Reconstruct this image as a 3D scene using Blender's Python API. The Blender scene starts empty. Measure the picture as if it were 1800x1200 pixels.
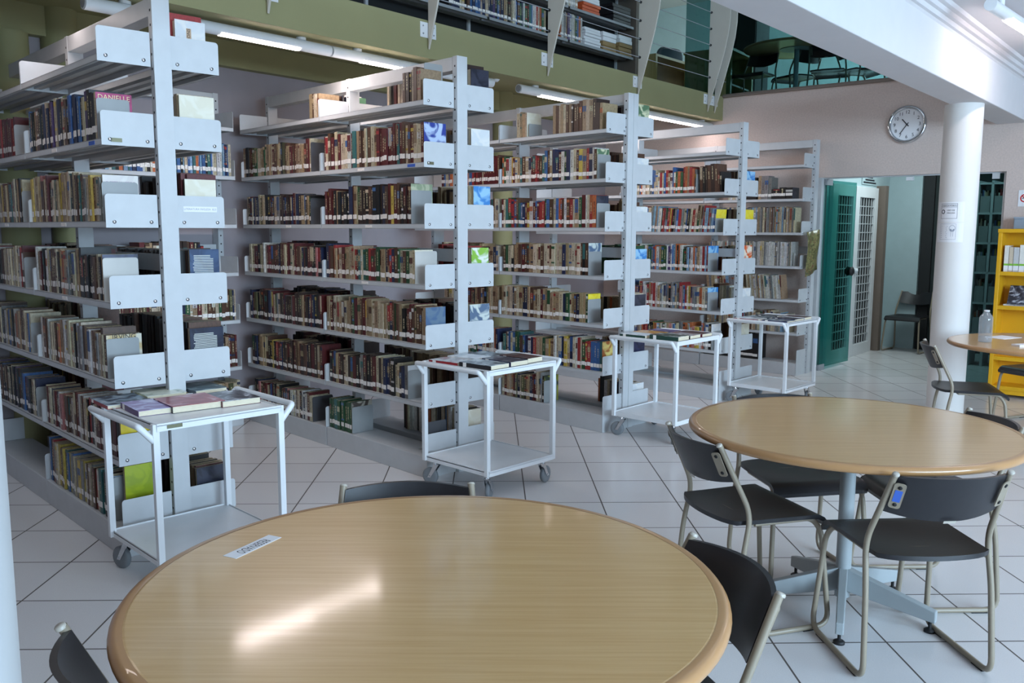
import bpy, bmesh, math, random
from mathutils import Vector, Matrix
import numpy as np
random.seed(7)
R = random.random
U = random.uniform
C = bpy.context.scene.collection
PI = math.pi

# ------------------------------------------------------------------ camera
F = 1542.2; PIT = 0.1269; ROL = 0.0029; H = 1.43
YA = -0.7614; YB = 0.6913; YT = -0.0243
def ray(px, py):
    X = (px-900)/F; Z = -(py-600)/F; Y = 1.0
    cr, sr = math.cos(ROL), math.sin(ROL)
    X, Z = cr*X+sr*Z, -sr*X+cr*Z
    cp, sp = math.cos(PIT), math.sin(PIT)
    return Vector((X, cp*Y+sp*Z, -sp*Y+cp*Z))
def atz(px, py, z=0.0):
    r = ray(px, py); t = (z-H)/r.z
    return Vector((0, 0, H))+r*t
NN = Vector((math.sin(YB), math.cos(YB), 0)); MM = Vector((math.cos(YB), -math.sin(YB), 0))
AA = Vector((math.sin(YA), math.cos(YA), 0)); BB = Vector((math.cos(YA), -math.sin(YA), 0))
def nm(n, m, z=0.0): return NN*n+MM*m+Vector((0, 0, z))
CN, CM = 8.80, -4.378                   # clock wall / mezzanine edge
def onm(px, py, c):
    r = ray(px, py); t = c/r.dot(MM); return Vector((0, 0, H))+r*t
def onn(px, py, c=CN):
    r = ray(px, py); t = c/r.dot(NN); return Vector((0, 0, H))+r*t
cam = bpy.data.cameras.new('camera'); co = bpy.data.objects.new('camera', cam); C.objects.link(co)
cam.sensor_width = 36; cam.lens = F/1800*36; cam.clip_start = 0.05
co.matrix_world = Matrix.Translation((0, 0, H)) @ Matrix.Rotation(PI/2-PIT, 4, 'X') @ Matrix.Rotation(ROL, 4, 'Z')
bpy.context.scene.camera = co

# ------------------------------------------------------------------ materials
def lin(c):
    return tuple(((x/255)/12.92 if x/255 <= .04045 else ((x/255+.055)/1.055)**2.4) for x in c[:3])+(1,)
def new(name):
    m = bpy.data.materials.new(name); m.use_nodes = True
    nt = m.node_tree; b = nt.nodes['Principled BSDF']
    return m, nt, b
def mat(name, c, rough=.5, metal=0.0, var=.06, scale=8.0, stretch=(1, 1, 1), bump=0.0, emit=None, es=0.0, spec=.5, coat=0.0):
    m, nt, b = new(name)
    tc = nt.nodes.new('ShaderNodeTexCoord'); mp = nt.nodes.new('ShaderNodeMapping'); mp.inputs['Scale'].default_value = stretch
    nz = nt.nodes.new('ShaderNodeTexNoise'); nz.inputs['Scale'].default_value = scale; nz.inputs['Detail'].default_value = 4
    rp = nt.nodes.new('ShaderNodeValToRGB')
    L = lin(c)
    rp.color_ramp.elements[0].position = .3; rp.color_ramp.elements[1].position = .7
    rp.color_ramp.elements[0].color = tuple(max(0, x*(1-var)) for x in L[:3])+(1,)
    rp.color_ramp.elements[1].color = tuple(min(1, x*(1+var)) for x in L[:3])+(1,)
    k = nt.links.new
    k(tc.outputs['Object'], mp.inputs['Vector']); k(mp.outputs[0], nz.inputs['Vector']); k(nz.outputs['Fac'], rp.inputs[0]); k(rp.outputs[0], b.inputs['Base Color'])
    b.inputs['Roughness'].default_value = rough; b.inputs['Metallic'].default_value = metal
    b.inputs['Specular IOR Level'].default_value = spec; b.inputs['Coat Weight'].default_value = coat
    if bump:
        bp = nt.nodes.new('ShaderNodeBump'); bp.inputs['Strength'].default_value = bump; bp.inputs['Distance'].default_value = .004
        k(nz.outputs['Fac'], bp.inputs['Height']); k(bp.outputs[0], b.inputs['Normal'])
    if emit:
        b.inputs['Emission Color'].default_value = lin(emit); b.inputs['Emission Strength'].default_value = es
    return m
def artmat(name, c1, c2, c3=None, scale=9.0):
    m, nt, b = new(name)
    tc = nt.nodes.new('ShaderNodeTexCoord'); nz = nt.nodes.new('ShaderNodeTexNoise')
    nz.inputs['Scale'].default_value = scale; nz.inputs['Detail'].default_value = 2.5; nz.inputs['Distortion'].default_value = 1.2
    rp = nt.nodes.new('ShaderNodeValToRGB'); e = rp.color_ramp.elements
    e[0].position = .44; e[0].color = lin(c1); e[1].position = .54; e[1].color = lin(c2)
    if c3: x = e.new(.64); x.color = lin(c3)
    k = nt.links.new
    k(tc.outputs['Object'], nz.inputs['Vector']); k(nz.outputs['Fac'], rp.inputs[0]); k(rp.outputs[0], b.inputs['Base Color'])
    b.inputs['Roughness'].default_value = .28
    return m
def wood(name, c1, c2, rough=.3, sx=1.0, sy=34, coat=.5):
    m, nt, b = new(name); k = nt.links.new
    tc = nt.nodes.new('ShaderNodeTexCoord'); mp = nt.nodes.new('ShaderNodeMapping'); mp.inputs['Scale'].default_value = (sx, sy, 1)
    nz = nt.nodes.new('ShaderNodeTexNoise'); nz.inputs['Scale'].default_value = 2.6; nz.inputs['Detail'].default_value = 7; nz.inputs['Roughness'].default_value = .62
    rp = nt.nodes.new('ShaderNodeValToRGB'); e = rp.color_ramp.elements
    e[0].position = .36; e[0].color = lin(c1); e[1].position = .66; e[1].color = lin(c2)
    k(tc.outputs['Object'], mp.inputs[0]); k(mp.outputs[0], nz.inputs[0]); k(nz.outputs['Fac'], rp.inputs[0]); k(rp.outputs[0], b.inputs['Base Color'])
    b.inputs['Roughness'].default_value = rough; b.inputs['Coat Weight'].default_value = coat; b.inputs['Coat Roughness'].default_value = .1
    return m
def attrmat(name, rough=.45):
    m, nt, b = new(name); k = nt.links.new
    at = nt.nodes.new('ShaderNodeAttribute'); at.attribute_name = 'Col'
    tc = nt.nodes.new('ShaderNodeTexCoord'); mp = nt.nodes.new('ShaderNodeMapping'); mp.inputs['Scale'].default_value = (120, 60, 55)
    nz = nt.nodes.new('ShaderNodeTexNoise'); nz.inputs['Scale'].default_value = 1.0; nz.inputs['Detail'].default_value = 3
    mr = nt.nodes.new('ShaderNodeMapRange'); mr.inputs['From Min'].default_value = .3; mr.inputs['From Max'].default_value = .7
    mr.inputs['To Min'].default_value = .74; mr.inputs['To Max'].default_value = 1.16
    mx = nt.nodes.new('ShaderNodeMix'); mx.data_type = 'RGBA'; mx.blend_type = 'MULTIPLY'; mx.inputs[0].default_value = 1
    k(tc.outputs['Object'], mp.inputs[0]); k(mp.outputs[0], nz.inputs[0]); k(nz.outputs['Fac'], mr.inputs['Value'])
    k(at.outputs['Color'], mx.inputs[6]); k(mr.outputs[0], mx.inputs[7]); k(mx.outputs[2], b.inputs['Base Color'])
    b.inputs['Roughness'].default_value = rough
    return m
def glassmat(name, tint, refl=.12, rough=.02, ior=1.25, milk=0.0):
    m = bpy.data.materials.new(name); m.use_nodes = True; nt = m.node_tree; nt.nodes.clear(); k = nt.links.new
    out = nt.nodes.new('ShaderNodeOutputMaterial'); tr = nt.nodes.new('ShaderNodeBsdfTransparent'); tr.inputs[0].default_value = lin(tint)
    gl = nt.nodes.new('ShaderNodeBsdfGlossy'); gl.inputs['Roughness'].default_value = rough
    fr = nt.nodes.new('ShaderNodeFresnel'); fr.inputs[0].default_value = ior
    ad = nt.nodes.new('ShaderNodeMath'); ad.operation = 'ADD'; ad.inputs[1].default_value = refl*.06; ad.use_clamp = True
    mx = nt.nodes.new('ShaderNodeMixShader')
    ge = nt.nodes.new('ShaderNodeNewGeometry'); sb = nt.nodes.new('ShaderNodeMath'); sb.operation = 'SUBTRACT'; sb.inputs[0].default_value = 1; ml = nt.nodes.new('ShaderNodeMath'); ml.operation = 'MULTIPLY'
    k(ge.outputs['Backfacing'], sb.inputs[1]); k(fr.outputs[0], ad.inputs[0]); k(ad.outputs[0], ml.inputs[0]); k(sb.outputs[0], ml.inputs[1]); k(ml.outputs[0], mx.inputs[0]); k(tr.outputs[0], mx.inputs[1]); k(gl.outputs[0], mx.inputs[2]); k(mx.outputs[0], out.inputs[0])
    if milk:
        df = nt.nodes.new('ShaderNodeBsdfTranslucent'); df.inputs[0].default_value = lin((236, 242, 248)); d2 = nt.nodes.new('ShaderNodeBsdfDiffuse'); d2.inputs[0].default_value = lin((236, 242, 248)); m1 = nt.nodes.new('ShaderNodeMixShader'); m2 = nt.nodes.new('ShaderNodeMixShader'); m2.inputs[0].default_value = milk
        k(df.outputs[0], m1.inputs[1]); k(d2.outputs[0], m1.inputs[2]); k(mx.outputs[0], m2.inputs[1]); k(m1.outputs[0], m2.inputs[2]); k(m2.outputs[0], out.inputs[0])
    return m
M = {}
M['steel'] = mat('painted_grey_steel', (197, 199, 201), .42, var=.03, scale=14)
M['steel_dark'] = mat('painted_darker_grey_steel', (150, 152, 156), .45, var=.04)  # darker grey steel for clamps, caps, cables and upstairs shelves
M['bolt'] = mat('chrome_bolt', (190, 192, 196), .25, 1.0, var=.02)
M['hole'] = mat('punched_hole', (30, 28, 28), .8)
M['white_metal'] = mat('white_enamel_metal', (226, 228, 230), .35, var=.02)
M['bookend'] = mat('bookend_grey', (150, 152, 152), .4, var=.05)
M['bookend_lt'] = mat('bookend_pale', (196, 192, 186), .4, var=.08, scale=5)
M['bookend_dk'] = mat('bookend_dark', (72, 72, 76), .45)
M['book'] = attrmat('book_cloth')
M['paper'] = mat('page_paper', (226, 214, 188), .8, var=.08, scale=60, stretch=(1, 1, 8))
M['label'] = mat('white_spine_label', (242, 236, 230), .6, var=.1, scale=90)
M['white_paper'] = mat('white_paper', (235, 234, 236), .6, var=.02)
M['ink'] = mat('black_ink', (38, 36, 44), .6, var=.02)
M['ink_grey'] = mat('faded_grey_ink', (150, 154, 166), .6, var=.02)
M['black_plastic'] = mat('black_plastic', (34, 33, 36), .38, var=.06, scale=40, bump=.03)
M['frame'] = mat('beige_enamel_tube', (146, 134, 116), .35, var=.03)
M['frame_cap'] = mat('pale_tube_cap', (182, 174, 162), .35)
M['wood1'] = wood('oak_laminate', (204, 160, 104), (216, 177, 122), .3)
M['wood1e'] = mat('oak_edge', (184, 138, 92), .3, var=.05, scale=3, coat=.3)
M['grey_metal'] = mat('grey_table_metal', (158, 164, 166), .35, var=.03)
M['rubber'] = mat('black_rubber', (24, 24, 26), .6)
M['wheel'] = mat('grey_rubber_wheel', (120, 124, 128), .5)
M['chrome'] = mat('chrome', (205, 208, 212), .15, 1.0, var=.02)
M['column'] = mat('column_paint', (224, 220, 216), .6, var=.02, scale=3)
M['olive'] = mat('olive_paint', (150, 147, 106), .7, var=.03, scale=3)
M['wall'] = mat('stone_textured_wall', (208, 190, 181), .8, var=.07, scale=70, bump=.25)
M['wall_back'] = mat('mauve_plaster', (156, 148, 152), .8, var=.03, scale=6)
M['ceil'] = mat('white_ceiling_paint', (208, 206, 208), .8, var=.015)
M['fin'] = mat('pale_fin_paint', (196, 190, 178), .6, var=.02)
M['fin_edge'] = mat('fin_edge', (216, 214, 208), .5, var=.02)
M['teal_glass'] = glassmat('teal_glass', (166, 208, 203), .2, .02, 1.12)
M['dark_glass'] = glassmat('dark_teal_glass', (170, 196, 197), .2, .02, 1.12)
M['clear_glass'] = glassmat('pale_glass', (214, 232, 232), .2)
M['bottle'] = glassmat('clear_plastic', (248, 250, 252), .5, .05, 1.4, .22)
M['lamp'] = mat('fluorescent_tube', (255, 250, 250), .4, emit=(255, 240, 240), es=26.0)
M['yellow'] = mat('yellow_laminate', (222, 166, 22), .45, var=.05, scale=6)
M['dark_wood'] = wood('dark_mezzanine_wood', (74, 62, 36), (98, 84, 50), .4)
M['pale_wood'] = wood('pale_mezzanine_wood', (132, 122, 70), (150, 140, 86), .4)
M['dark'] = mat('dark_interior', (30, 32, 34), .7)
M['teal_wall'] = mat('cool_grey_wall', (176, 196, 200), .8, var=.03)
M['brown_panel'] = mat('brown_laminate_panel', (122, 108, 98), .6, var=.04)
M['blue_ink'] = mat('blue_sticker', (60, 100, 190), .5)
M['gold_tag'] = mat('dull_brass_tag', (110, 108, 84), .4, .5)

# ------------------------------------------------------------------ mesh builder
class MB:
    def __init__(s): s.v = []; s.f = []; s.mi = []; s.col = []; s.sm = []
    def add(s, vs, fs, mi=0, col=None, smooth=False, mtx=None):
        o = len(s.v)
        for p in vs:
            p = Vector(p)
            s.v.append(tuple(mtx @ p) if mtx else tuple(p))
        for f in fs:
            s.f.append(tuple(o+i for i in f)); s.mi.append(mi); s.col.append(col or (1, 1, 1, 1)); s.sm.append(smooth)
        return s
    def box(s, x0, x1, y0, y1, z0, z1, mi=0, col=None, mtx=None):
        vs = [(x0, y0, z0), (x1, y0, z0), (x1, y1, z0), (x0, y1, z0), (x0, y0, z1), (x1, y0, z1), (x1, y1, z1), (x0, y1, z1)]
        return s.add(vs, [(0, 3, 2, 1), (4, 5, 6, 7), (0, 1, 5, 4), (1, 2, 6, 5), (2, 3, 7, 6), (3, 0, 4, 7)], mi, col, False, mtx)
    def quad(s, a, b, c, d, mi=0, col=None): return s.add([a, b, c, d], [(0, 1, 2, 3)], mi, col)
    def prism(s, poly, h0, h1, axis='z', mi=0, mtx=None, col=None):
        n = len(poly)
        def P(p, h):
            return {'z': (p[0], p[1], h), 'x': (h, p[0], p[1]), 'y': (p[0], h, p[1])}[axis]
        vs = [P(p, h0) for p in poly]+[P(p, h1) for p in poly]
        fs = [tuple(range(n-1, -1, -1)), tuple(range(n, 2*n))]+[(i, (i+1) % n, n+(i+1) % n, n+i) for i in range(n)]
        return s.add(vs, fs, mi, col, False, mtx)
    def tube(s, pts, r, mi=0, seg=10, cap=True, mtx=None):
        pts = [Vector(p) for p in pts]; vs = []; fs = []; n = len(pts); up = None
        for i, p in enumerate(pts):
            d = (pts[min(i+1, n-1)]-pts[max(i-1, 0)]).normalized()
            if up is None:
                up = Vector((0, 0, 1)) if abs(d.z) < .9 else Vector((1, 0, 0))
            u = (up-d*up.dot(d)).normalized(); w = d.cross(u); up = u
            rr = r[i] if isinstance(r, (list, tuple)) else r
            for j in range(seg):
                a = 2*PI*j/seg; vs.append(p+u*(math.cos(a)*rr)+w*(math.sin(a)*rr))
        for i in range(n-1):
            for j in range(seg):
                k = (j+1) % seg; fs.append((i*seg+j, i*seg+k, (i+1)*seg+k, (i+1)*seg+j))
        s.add(vs, fs, mi, None, True, mtx)
        if cap:
            s.add(vs[:seg], [tuple(range(seg-1, -1, -1))], mi, None, False, mtx); s.add(vs[-seg:], [tuple(range(seg))], mi, None, False, mtx)
        return s
    def lathe(s, prof, seg=32, mi=0, smooth=True, mtx=None, cap=True):
        vs = []; fs = []; n = len(prof)
        for r, z in prof:
            for j in range(seg):
                a = 2*PI*j/seg; vs.append((r*math.cos(a), r*math.sin(a), z))
        for i in range(n-1):
            for j in range(seg):
                k = (j+1) % seg; fs.append((i*seg+j, i*seg+k, (i+1)*seg+k, (i+1)*seg+j))
        s.add(vs, fs, mi, None, smooth, mtx)
        if cap:
            if prof[0][0] > 1e-6: s.add(vs[:seg], [tuple(range(seg-1, -1, -1))], mi, None, False, mtx)
            if prof[-1][0] > 1e-6: s.add(vs[-seg:], [tuple(range(seg))], mi, None, False, mtx)
        return s
    def cyl(s, p, q, r, mi=0, seg=16): return s.tube([p, q], r, mi, seg)
    def build(s, name, mats, parent=None, mtx=None, bevel=0.0, kind=None):
        me = bpy.data.meshes.new(name); me.from_pydata(s.v, [], s.f)
        if not isinstance(mats, (list, tuple)): mats = [mats]
        for m in mats: me.materials.append(m)
        me.polygons.foreach_set('material_index', s.mi); me.polygons.foreach_set('use_smooth', s.sm)
        if any(c != (1, 1, 1, 1) for c in s.col):
            ca = me.color_attributes.new('Col', 'FLOAT_COLOR', 'CORNER'); arr = []
            for p in me.polygons: arr += list(s.col[p.index])*p.loop_total
            ca.data.foreach_set('color', arr)
        me.update()
        o = bpy.data.objects.new(name, me); C.objects.link(o)
        if parent: o.parent = parent
        if mtx is not None: o.matrix_local = mtx
        if bevel:
            b = o.modifiers.new('bevel', 'BEVEL'); b.width = bevel; b.segments = 2; b.limit_method = 'ANGLE'; b.angle_limit = .7
        if kind: o['kind'] = kind
        return o
def tag(o, label, cat, group=None, kind=None):
    o['label'] = label; o['category'] = cat
    if group: o['group'] = group
    if kind: o['kind'] = kind
    return o
def thing(name, label, cat, mtx=None, group=None):
    o = bpy.data.objects.new(name, None); C.objects.link(o); o.empty_display_size = .1
    if mtx is not None: o.matrix_world = mtx
    return tag(o, label, cat, group)
def struct(o): o['kind'] = 'structure'; return o
def place(p, rz=0.0): return Matrix.Translation(Vector(p)) @ Matrix.Rotation(rz, 4, 'Z')
def rrect(x0, x1, y0, y1, r, corners=(1, 1, 1, 1), n=4):
    out = []
    for (cx, cy, a0, k) in ((x0+r, y0+r, PI, 0), (x1-r, y0+r, 1.5*PI, 1), (x1-r, y1-r, 0, 2), (x0+r, y1-r, .5*PI, 3)):
        if corners[k]:
            out += [(cx+r*math.cos(a0+.5*PI*i/n), cy+r*math.sin(a0+.5*PI*i/n)) for i in range(n+1)]
        else: out.append(((x0, y0), (x1, y0), (x1, y1), (x0, y1))[k])
    return out
def text(s, size, m, parent, mtx, name='lettering', wide=1.0, font_bold=0.0):
    cu = bpy.data.curves.new(name, 'FONT'); cu.body = s; cu.size = size; cu.align_x = 'CENTER'; cu.align_y = 'CENTER'; cu.resolution_u = 2; cu.offset = font_bold
    t = bpy.data.objects.new(name, cu); C.objects.link(t)
    dg = bpy.context.evaluated_depsgraph_get(); me = bpy.data.meshes.new_from_object(t.evaluated_get(dg))
    bpy.data.objects.remove(t); bpy.data.curves.remove(cu)
    me.name = name; me.materials.clear(); me.materials.append(m)
    o = bpy.data.objects.new(name, me); C.objects.link(o); o.parent = parent
    o.matrix_local = mtx @ Matrix.Diagonal((wide, 1, 1, 1))
    return o
ORD = ['first', 'second', 'third', 'fourth', 'fifth', 'sixth', 'seventh', 'eighth', 'ninth', 'tenth', 'eleventh', 'twelfth', 'thirteenth', 'fourteenth', 'fifteenth', 'sixteenth', 'seventeenth', 'eighteenth', 'nineteenth']
for t_, w_ in ((20, 'twent'), (30, 'thirt'), (40, 'fort'), (50, 'fift'), (60, 'sixt'), (70, 'sevent')):
    ORD.append(w_+'ieth')
    for i in range(9): ORD.append(w_+'y-'+ORD[i])
# ------------------------------------------------------------------ shell
fl = MB(); fl.add([(-9, -4, 0), (12, -4, 0), (12, 18, 0), (-9, 18, 0)], [(0, 1, 2, 3)])
fm, nt, b = new('white_ceramic_tiles'); k = nt.links.new
tc = nt.nodes.new('ShaderNodeTexCoord'); mp = nt.nodes.new('ShaderNodeMapping')
mp.inputs['Location'].default_value = (1.815+.0+40*.4, -2.484+40*.4, 0)
bt = nt.nodes.new('ShaderNodeTexBrick'); bt.offset = 0; bt.squash = 1
for nme, v in (('Scale', 1.0), ('Mortar Size', .0036), ('Mortar Smooth', .1), ('Bias', 0.0), ('Brick Width', .4), ('Row Height', .4)): bt.inputs[nme].default_value = v
bt.inputs['Color1'].default_value = lin((236, 233, 232)); bt.inputs['Color2'].default_value = lin((230, 227, 227)); bt.inputs['Mortar'].default_value = lin((96, 88, 84))
k(tc.outputs['Object'], mp.inputs[0]); k(mp.outputs[0], bt.inputs[0])
nz = nt.nodes.new('ShaderNodeTexNoise'); nz.inputs['Scale'].default_value = 260; nz.inputs['Detail'].default_value = 2
mx = nt.nodes.new('ShaderNodeMix'); mx.data_type = 'RGBA'; mx.blend_type = 'MULTIPLY'; mx.inputs[0].default_value = .16
k(tc.outputs['Object'], nz.inputs[0]); k(bt.outputs['Color'], mx.inputs[6]); k(nz.outputs['Fac'], mx.inputs[7]); k(mx.outputs[2], b.inputs['Base Color'])
mr = nt.nodes.new('ShaderNodeMapRange'); mr.inputs['To Min'].default_value = .2; mr.inputs['To Max'].default_value = .75
k(bt.outputs['Fac'], mr.inputs[0]); k(mr.outputs[0], b.inputs['Roughness'])
bp = nt.nodes.new('ShaderNodeBump'); bp.inputs['Strength'].default_value = .4; bp.inputs['Distance'].default_value = .002; bp.invert = True
k(bt.outputs['Fac'], bp.inputs['Height']); k(bp.outputs[0], b.inputs['Normal'])
floor = struct(fl.build('floor', fm)); floor.matrix_world = Matrix.Rotation(-YT, 4, 'Z')
# frame whose local X runs along MM (to the right) and local Y along NN (away)
BF = Matrix(((MM.x, NN.x, 0, 0), (MM.y, NN.y, 0, 0), (0, 0, 1, 0), (0, 0, 0, 1)))
def sbox(name, m0, m1, n0, n1, z0, z1, mt, bevel=0):
    return struct(MB().box(m0, m1, n0, n1, z0, z1).build(name, mt, None, BF, bevel))
MBK = -5.86
sbox('wall_back', MBK-.12, MBK, -.5, 8.92, 0, 2.78, M['wall_back'])
sbox('light_block_left', -9, -2.6, .1, .25, 0, 2.6, M['wall_back'])  # added wall out of view, blocks light coming from the left
w = MB(); OPL, OPR, OPT = -3.33, -1.65, 1.95
w.box(MBK, OPL, CN, CN+.12, 0, 2.82); w.box(OPL, OPR, CN, CN+.12, OPT, 2.82); w.box(OPR, 4.5, CN, CN+.12, 0, 2.82)
struct(w.build('wall_right', M['wall'], None, BF))
sbox('ceiling_mezzanine', -9.5, CM-.28, .1, 17, 2.78, 2.82, M['olive'])
sbox('trim_7', MBK, MBK+.08, .1, CN, 2.6, 2.78, M['olive'])
sbox('ceiling_corridor', CM-.28, 4.5, CN+.12, 17, 2.6, 2.82, M['ceil'])
sbox('trim_1', CM-.28, CM, .1, CN, 2.585, 2.832, M['olive'])
sbox('wall_upper', -9.6, -9.5, -.5, 17, 2.82, 5.6, M['teal_wall'])
sbox('wall_upper_far', -9.5, 4.5, 15.2, 15.3, 2.82, 5.6, M['teal_wall'])
sbox('ceiling', -9.6, 4.5, -.5, 17, 5.6, 5.7, M['ceil'])
# ledge strip on top of the clock wall
led = MB(); led.box(CM, 1.5, CN-.03, CN+.05, 2.82, 2.843); led.box(CM, 1.5, CN-.015, CN+.05, 2.843, 2.856)
struct(led.build('trim_2', M['brown_panel'], None, BF, .004))
g = MB(); g.box(CM+.02, 1.5, CN+.01, CN+.018, 2.856, 5.5)
struct(g.build('window_1', M['dark_glass'], None, BF))
g = MB(); g.box(CM-.06, CM-.052, 8.06, CN, 2.832, 5.5)
struct(g.build('window_2', M['dark_glass'], None, BF))
# white beam with crown moulding and the lower ceiling on the right
ZB = 2.36
mf = atz(1600, 106.5, ZB).dot(MM); mr_ = atz(1500, 108, ZB).dot(MM); zm = onm(1700, 73, mf).z
sbox('trim_3', mr_, mf, -3, CN, ZB, zm+.3, M['ceil'], .006)
mo = MB(); prof = [(0, 0), (.012, .012), (.03, .015), (.035, .04), (.055, .045), (.06, .07), (.085, .075), (.09, .1), (0, .1)]
mo.prism([(mf+p[0], zm+p[1]) for p in prof], -3, CN, 'y'); struct(mo.build('trim_4', M['ceil'], None, BF))
sbox('ceiling_right', mf, 5.5, -3, CN, zm+.1, zm+.2, M['ceil'])
# columns
def column(name, p, r, z, mt, label):
    o = MB().lathe([(r, 0), (r, z)], 40).build(name, mt, None, place(p)); o['kind'] = 'structure'; o['label'] = label; o['category'] = 'column'; return o
COLP = Vector((3.362, 6.7, 0))
col_white = column('column', COLP, .133, ZB, M['column'], 'round white column carrying two paper notices beside the glass doorway')
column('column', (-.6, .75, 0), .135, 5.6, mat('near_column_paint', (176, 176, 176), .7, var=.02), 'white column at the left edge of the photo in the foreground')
for (px, py, c, lb, r_, z_) in ((100, 60, MBK+.035, 'olive green column behind the top of the leftmost rack', .108, 2.78), (880, 150, MBK+.035, 'olive green column between second and third racks', .108, 2.78), (12, 80, MBK+.03, 'olive green column against the back wall at far left', .108, 2.6)):
    q = onm(px, py, c); column('column', (q.x, q.y, 0), r_, z_, M['olive'], lb)
# corridor behind the doorway
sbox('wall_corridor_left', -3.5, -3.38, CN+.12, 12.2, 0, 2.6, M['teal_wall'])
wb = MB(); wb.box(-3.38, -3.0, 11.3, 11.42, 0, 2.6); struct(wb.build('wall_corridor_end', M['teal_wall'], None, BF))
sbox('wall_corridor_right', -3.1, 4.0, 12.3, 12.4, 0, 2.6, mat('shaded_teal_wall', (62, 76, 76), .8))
sbox('trim_5', -3.38, -3.27, 10.82, 10.92, 0, 1.95, M['brown_panel'])
jb = MB(); jb.box(OPL, OPL+.05, CN-.006, CN+.126, 0, OPT); jb.box(OPL, OPR, CN+.05, CN+.07, OPT-.012, OPT+.002); jb.box(OPR-.02, OPR, CN+.02, CN+.1, 0, OPT)
struct(jb.build('trim_6', M['steel'], None, BF))
# fixed pane right of the passage
pl = onn(1653, 450).dot(MM)
d2 = struct(MB().box(pl, OPR-.02, CN+.055, CN+.065, .01, OPT-.012).build('window_3', M['dark_glass'], None, BF))
c1_ = MB(); c1_.box(pl-.004, pl+.004, CN+.05, CN+.07, .01, OPT-.012); c1_.build('glass_edge', mat('bright_glass_edge', (150, 210, 205), .3), d2)
c1_ = MB(); c1_.box(OPR-.12, OPR-.06, CN+.045, CN+.075, OPT-.06, OPT-.012); c1_.build('hinge_clamp', M['steel'], d2)
# open glass leaf
h0 = nm(CN+.07, OPL+.07); h1 = nm(9.575, -3.2); dv = (h1-h0); ln = dv.length
lf = struct(MB().box(0, ln, -.005, .005, .03, OPT-.02).build('door_1', M['teal_glass'], None, place(h0, math.atan2(dv.y, dv.x))))
hd = MB()
for s in (-1, 1): hd.lathe([(.001, 0), (.045, .002), (.05, .02), (.03, .035), (.001, .04)], 20, mtx=Matrix.Translation((ln-.06, 0, 1.0)) @ Matrix.Rotation(-s*PI/2, 4, 'X') @ Matrix.Translation((0, 0, .006)))
hd.build('door_handle', M['rubber'], lf)
cl = MB(); cl.box(-.01, .12, -.012, .012, .0, .06); cl.box(-.01, .12, -.012, .012, OPT-.07, OPT-.01); cl.build('hinge_clamp', M['steel_dark'], lf)
e_ = MB(); e_.box(-.003, .003, -.006, .006, .03, OPT-.02); e_.build('glass_edge', mat('dark_glass_edge', (28, 70, 66), .3), lf)
# barred white door in the corridor wall
n0, n1 = 10.02, 10.78; dr = MB(); mt_ = -3.36
dr.box(mt_-.02, mt_+.02, n0, n0+.13, 0, 1.92); dr.box(mt_-.02, mt_+.02, n1-.1, n1, 0, 1.92); dr.box(mt_-.02, mt_+.02, n0+.13, n1-.1, 0, .13); dr.box(mt_-.02, mt_+.02, n0+.13, n1-.1, 1.80, 1.92)
dd = struct(dr.build('door_2', M['white_metal'], None, BF, .003))
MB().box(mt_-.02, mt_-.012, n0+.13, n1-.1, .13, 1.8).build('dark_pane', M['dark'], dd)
gr = MB()
for i in range(1, 6):
    nn_ = n0+.13+(n1-n0-.23)*i/6; gr.box(mt_-.004, mt_+.006, nn_-.005, nn_+.005, .13, 1.8)
for i in range(1, 17):
    zz = .13+1.67*i/17; gr.box(mt_-.004, mt_+.006, n0+.13, n1-.1, zz-.005, zz+.005)
gr.build('grille', M['steel'], dd)
MB().lathe([(.001, 0), (.03, .005), (.03, .03), (.001, .04)], 16, mtx=Matrix.Translation((mt_+.02, n0+.06, .98)) @ Matrix.Rotation(PI/2, 4, 'Y')).build('knob', M['white_metal'], dd)
n0, n1 = 9.3, 10.0; dr = MB()
dr.box(mt_-.02, mt_+.02, n0, n0+.16, 0, 1.92); dr.box(mt_-.02, mt_+.02, n1-.07, n1, 0, 1.92); dr.box(mt_-.02, mt_+.02, n0+.16, n1-.07, 0, .13); dr.box(mt_-.02, mt_+.02, n0+.16, n1-.07, 1.80, 1.92)
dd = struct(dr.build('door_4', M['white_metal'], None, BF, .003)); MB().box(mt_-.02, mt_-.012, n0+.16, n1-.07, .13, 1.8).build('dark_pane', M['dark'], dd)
gr = MB()
for i in range(1, 6): nn_ = n0+.16+(n1-n0-.23)*i/6; gr.box(mt_-.004, mt_+.006, nn_-.005, nn_+.005, .13, 1.8)
for i in range(1, 17): zz = .13+1.67*i/17; gr.box(mt_-.004, mt_+.006, n0+.16, n1-.07, zz-.005, zz+.005)
gr.build('grille', M['steel'], dd)
sbox('passage_shade_panel', -3.0, -.8, 11.36, 11.42, 0, 2.6, mat('passage_shade', (40, 50, 50), .8))  # dark sheet, gloom of the unlit passage put into its colour
# dark panel at the corridor end, the opening's shade put into its colour
sbox('opening_shade_panel', -2.98, -2.86, 11.3, 11.345, 0, 2.1, M['dark'])
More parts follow.
